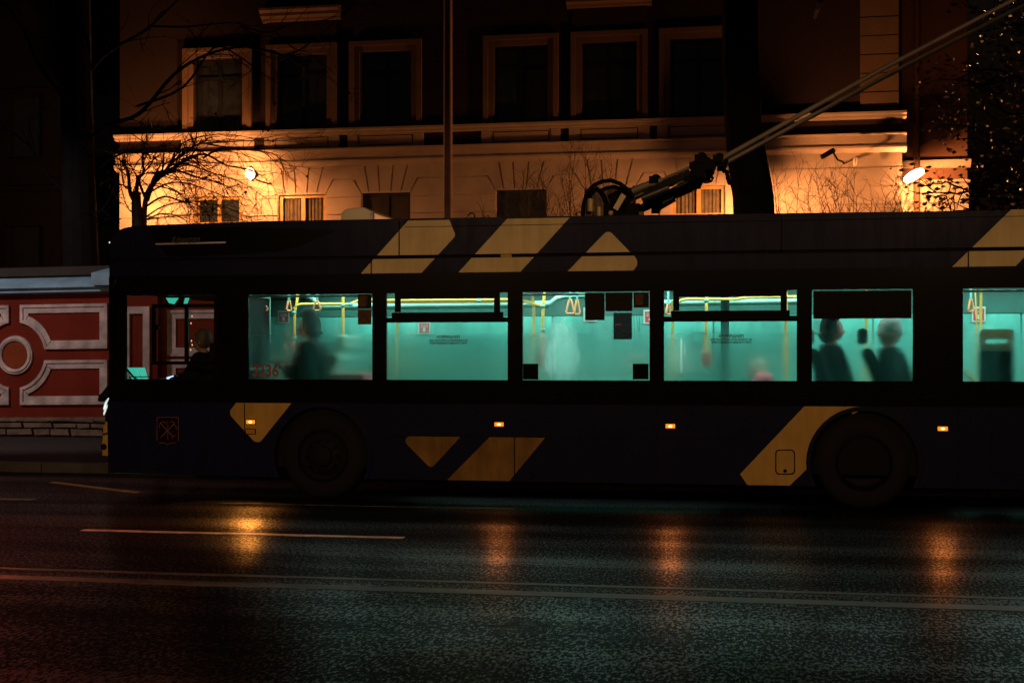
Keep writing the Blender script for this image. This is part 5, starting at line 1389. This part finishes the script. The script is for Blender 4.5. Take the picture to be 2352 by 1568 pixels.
for L_, r in LIMBS:
    dy = random.uniform(-.5, .5)
    r *= .95 if r > .055 else .7; out = t1.limb([T(u+random.gauss(0, 5), v+random.gauss(0, 5), dy*i/len(L_)) for i, (u, v) in enumerate(L_)], r, r*.25, 6)
    for i in range(3, len(out), 1):
        low = sum(v for u, v in L_)/len(L_) > 400
        for _ in range(2 if low else 1):
            if random.random() > (.75 if low else .95): continue
            d = (out[i]-out[i-1]).normalized()*.8 + Vector((random.gauss(0.15, .6), random.gauss(0, .5), random.gauss(0, .7)))
            t1.twig(out[i], d, random.uniform(.3, 1.0), r*.2+.003, 2, .55, -.03, (1, 3))
o = obj("trunk", stems1, M['bark2'], None, origin=root); tree1 = empty("bare_tree", root, "bare forked tree with dense fine twigs, black against the brightest wall corner", "tree")
def adopt(o, par): o.parent = par; o.location = WL[o]-WL[par]
adopt(o, tree1)
for p, d in random.sample(t1.tips, min(70, len(t1.tips))):
    if p.x < PX(470, YT): continue
    s_ = random.uniform(.02, .04); t1.mb.blob(p, (s_, s_*.5, s_*1.2), 6, 4)
adopt(obj("crown", t1.mb, M['bark2'], None, origin=root+Vector((0, 0, 6))), tree1)
# large dark tree at the far left
random.seed(31)
t2 = Tree(); YT2 = 27.5
def T2(u, v, dy=0.0): return P(u, v, YT2+dy)
b2 = Vector((T2(192, 620).x, YT2, 0.08))
t2.limb([b2, Vector((b2.x-0.02, YT2, 2.2)), T2(185, 560), T2(180, 400), T2(176, 200), T2(172, -40)], .40, .30, 12)
stem2, t2.mb = t2.mb, MB()
for L_, r in (([(180, 330), (250, 290), (320, 250), (400, 180), (480, 128), (560, 108), (640, 130), (700, 150)], .09), ([(640, 130), (700, 108), (760, 60), (790, 30)], .03),
              ([(320, 250), (420, 200), (490, 118), (540, 132), (610, 170), (632, 172)], .05), ([(176, 200), (230, 120), (330, 60), (420, -20)], .1), ([(172, 260), (100, 160), (40, 60), (0, -20)], .1),
              ([(560, 60), (620, 70), (680, 55), (740, 48), (785, 30)], .035), ([(330, 60), (430, 62), (520, 55), (580, 62)], .05),
              ([(620, 60), (665, 105), (700, 125), (760, 150)], .025), ([(185, 480), (120, 400), (60, 330), (10, 300)], .07), ([(183, 420), (260, 360), (300, 340), (400, 335)], .05), ([(185, 520), (240, 480), (262, 420)], .05)):
    r *= .6; out = t2.limb([T2(u+random.gauss(0, 6), v+random.gauss(0, 6), random.uniform(-.4, .4)) for u, v in L_], r, r*.25, 7)
    for i in range(4, len(out), 2):
        d = (out[i]-out[i-1]).normalized() + Vector((random.gauss(0.1, .6), random.gauss(0, .5), random.gauss(0, .6)))
        t2.twig(out[i], d, random.uniform(.5, 1.1), r*.2+.004, 2, .5, 0, (1, 3))
tree2 = empty("large_tree", b2, "large dark tree at the far left with branches reaching across the upper windows", "tree")
adopt(obj("trunk", stem2, M['bark'], None, origin=b2), tree2)
adopt(obj("crown", t2.mb, M['bark'], None, origin=b2+Vector((0, 0, 8))), tree2)
# leaning trunk on the right
t3 = Tree(); YT3 = 24.0
def T3(u, v, dy=0.0): return P(u, v, YT3+dy)
b3 = Vector((T3(1745, 500).x, YT3, 0.08))
mb = MB()
path = [b3, Vector((T3(1738, 520).x, YT3, 2.0)), T3(1732, 492), T3(1722, 400), T3(1712, 330), T3(1705, 250), T3(1701, 150), T3(1700, 60), T3(1699, -60)]
random.seed(8)
tr3 = Tree()
sm = tr3.limb(path, .335, .30, 16)
# bark ridges
for i, v in enumerate(tr3.mb.v):
    k = i % 16; q = 1+0.05*math.sin(k*2.4+i*0.013)+random.uniform(-.025, .025); c = sm[min(i//16, len(sm)-1)]
    tr3.mb.v[i] = tuple(c+(Vector(v)-c)*q)
tree3 = empty("thick_trunk_tree", b3, "thick black tree trunk rising past the trolley booms on the right", "tree")
adopt(obj("trunk", tr3.mb, M['bark'], None, origin=b3, smooth=True), tree3)
cr = Tree(); random.seed(77)
for k in range(7):
    q = sm[-1] - Vector((0, 0, random.uniform(0, .4)))
    cr.twig(q, (random.gauss(0, .6), random.gauss(0, .6), 1.2), 3.0, .14, 2, .45, .1, (2, 3))
adopt(obj("crown", cr.mb, M['bark'], None, origin=sm[-1]), tree3)
# shrubs against the wall
def shrub(u, Y, spread, vtop, n, label, seed, r=.016):
    random.seed(seed); t = Tree(); c = Vector((PX(u, Y), Y, 0.09))
    zt_ = P(u, vtop, Y).z
    for k in range(n):
        x1 = PX(u+random.uniform(-spread, spread), Y); y1 = Y+random.uniform(-.7, .7)
        hh = zt_*random.uniform(.62, 1.0)
        st = t.limb([c+Vector((random.gauss(0, .15), random.gauss(0, .15), 0)), Vector((c.x+(x1-c.x)*.3, (c.y+y1)/2, hh*.5)), Vector((c.x+(x1-c.x)*.7, y1, hh*.8)), Vector((x1+random.gauss(0, .15), y1, hh))], r, r*.3, 5)
        for i in range(len(st)//2, len(st)):
            for _ in range(2): t.twig(st[i], Vector((random.gauss(0, .5), random.gauss(0, .4), .7)), random.uniform(.25, .6), r*.35, 1, .5, .1, (1, 3))
    s = empty("shrub", c, label, "shrub", "bare shrubs along the lit wall")
    adopt(obj("twigs", t.mb, M['bark2'], None, origin=c), s)
shrub(1175, 33.0, 110, 405, 17, "low bare shrub just right of the slim pole", 41)
shrub(1330, 33.4, 120, 335, 30, "tall bare shrub behind the coiled cables on the trolleybus roof", 42)
shrub(1470, 33.8, 70, 420, 6, "sparse bare shrub behind the spring arms on the trolleybus roof", 45)
shrub(1830, 33.0, 60, 395, 11, "thin arching shrub just right of the thick black trunk", 43)
shrub(1975, 33.2, 110, 388, 32, "dense bare shrub beneath the security camera", 44)
shrub(2120, 33.6, 70, 420, 18, "small bare shrub beneath the tilted floodlight", 46)
# leafy tree at the right edge
random.seed(55)
YT4 = 27.0
b4 = Vector((PX(2385, YT4), YT4, 0.08))
t4 = Tree()
tk = t4.limb([b4, b4+Vector((.05, 0, 2.5)), b4+Vector((-.05, .1, 5)), b4+Vector((.1, 0, 8)), b4+Vector((.1, 0, 10.5))], .22, .07, 9)
stem4, t4.mb = t4.mb, MB()
for i in range(5, len(tk)):
    for _ in range(4):
        d = Vector((random.gauss(0, 1), random.gauss(0, 1), random.uniform(.0, .5)))
        t4.twig(tk[i], d, random.uniform(.7, 1.5), .035, 2, .6, .05, (2, 4))
for (u, v) in ((2140, 185), (2150, 290), (2185, 245), (2200, 320)):
    A = P(2290, v+30, YT4); B = P(u, v, YT4+random.uniform(-.3, .3))
    t4.limb([A, A.lerp(B, .5)+Vector((0, 0, .12)), B], .02, .006, 5)
    for _ in range(5): t4.tips.append((B+Vector((random.gauss(0, .1), random.gauss(0, .1), random.gauss(0, .12))), Vector((-1, 0, .2))))
tree4 = empty("leafy_tree", b4, "dark leafy tree filling the right edge, its leaf edges catching amber light", "tree")
adopt(obj("trunk", stem4, M['bark'], None, origin=b4), tree4)
adopt(obj("branches", t4.mb, M['bark'], None, origin=b4+Vector((0, 0, 6))), tree4)
lv = MB()
def leaf(c, s):
    n = Vector((random.gauss(0, 1), random.gauss(0, 1), random.gauss(0, 1))).normalized()
    a = n.cross(Vector((0, 0, 1)) if abs(n.z) < .9 else Vector((1, 0, 0))).normalized(); b = n.cross(a)
    c = Vector(c)
    lv.add([c-a*s, c-a*s*.2+b*s*.55+n*s*.1, c+a*s*1.1, c-a*s*.2-b*s*.55+n*s*.1], [(0, 1, 2), (0, 2, 3)])
for p, d in t4.tips:
    for _ in range(9): leaf(p+Vector((random.gauss(0, .16), random.gauss(0, .16), random.gauss(0, .16))), random.uniform(.035, .075))
# interior mass of the crown in clumps
xl = PX(2246, YT4)
for k in range(120):
    zc = random.uniform(1.5, 10.5); xc = random.uniform(xl-0.15*math.sin(zc*2)+.25, xl+3.0); yc = YT4+random.gauss(0, .7)
    for _ in range(55): leaf((xc+random.gauss(0, .22), yc+random.gauss(0, .3), zc+random.gauss(0, .25)), random.uniform(.04, .085))
adopt(obj("crown", lv, M['leaf'], None, origin=b4+Vector((0, 0, 6))), tree4)
# green lamp dot seen through the leaves: far signal
sg_ = P(2217, 398, YT4-0.6)
print("objects", len(bpy.data.objects))
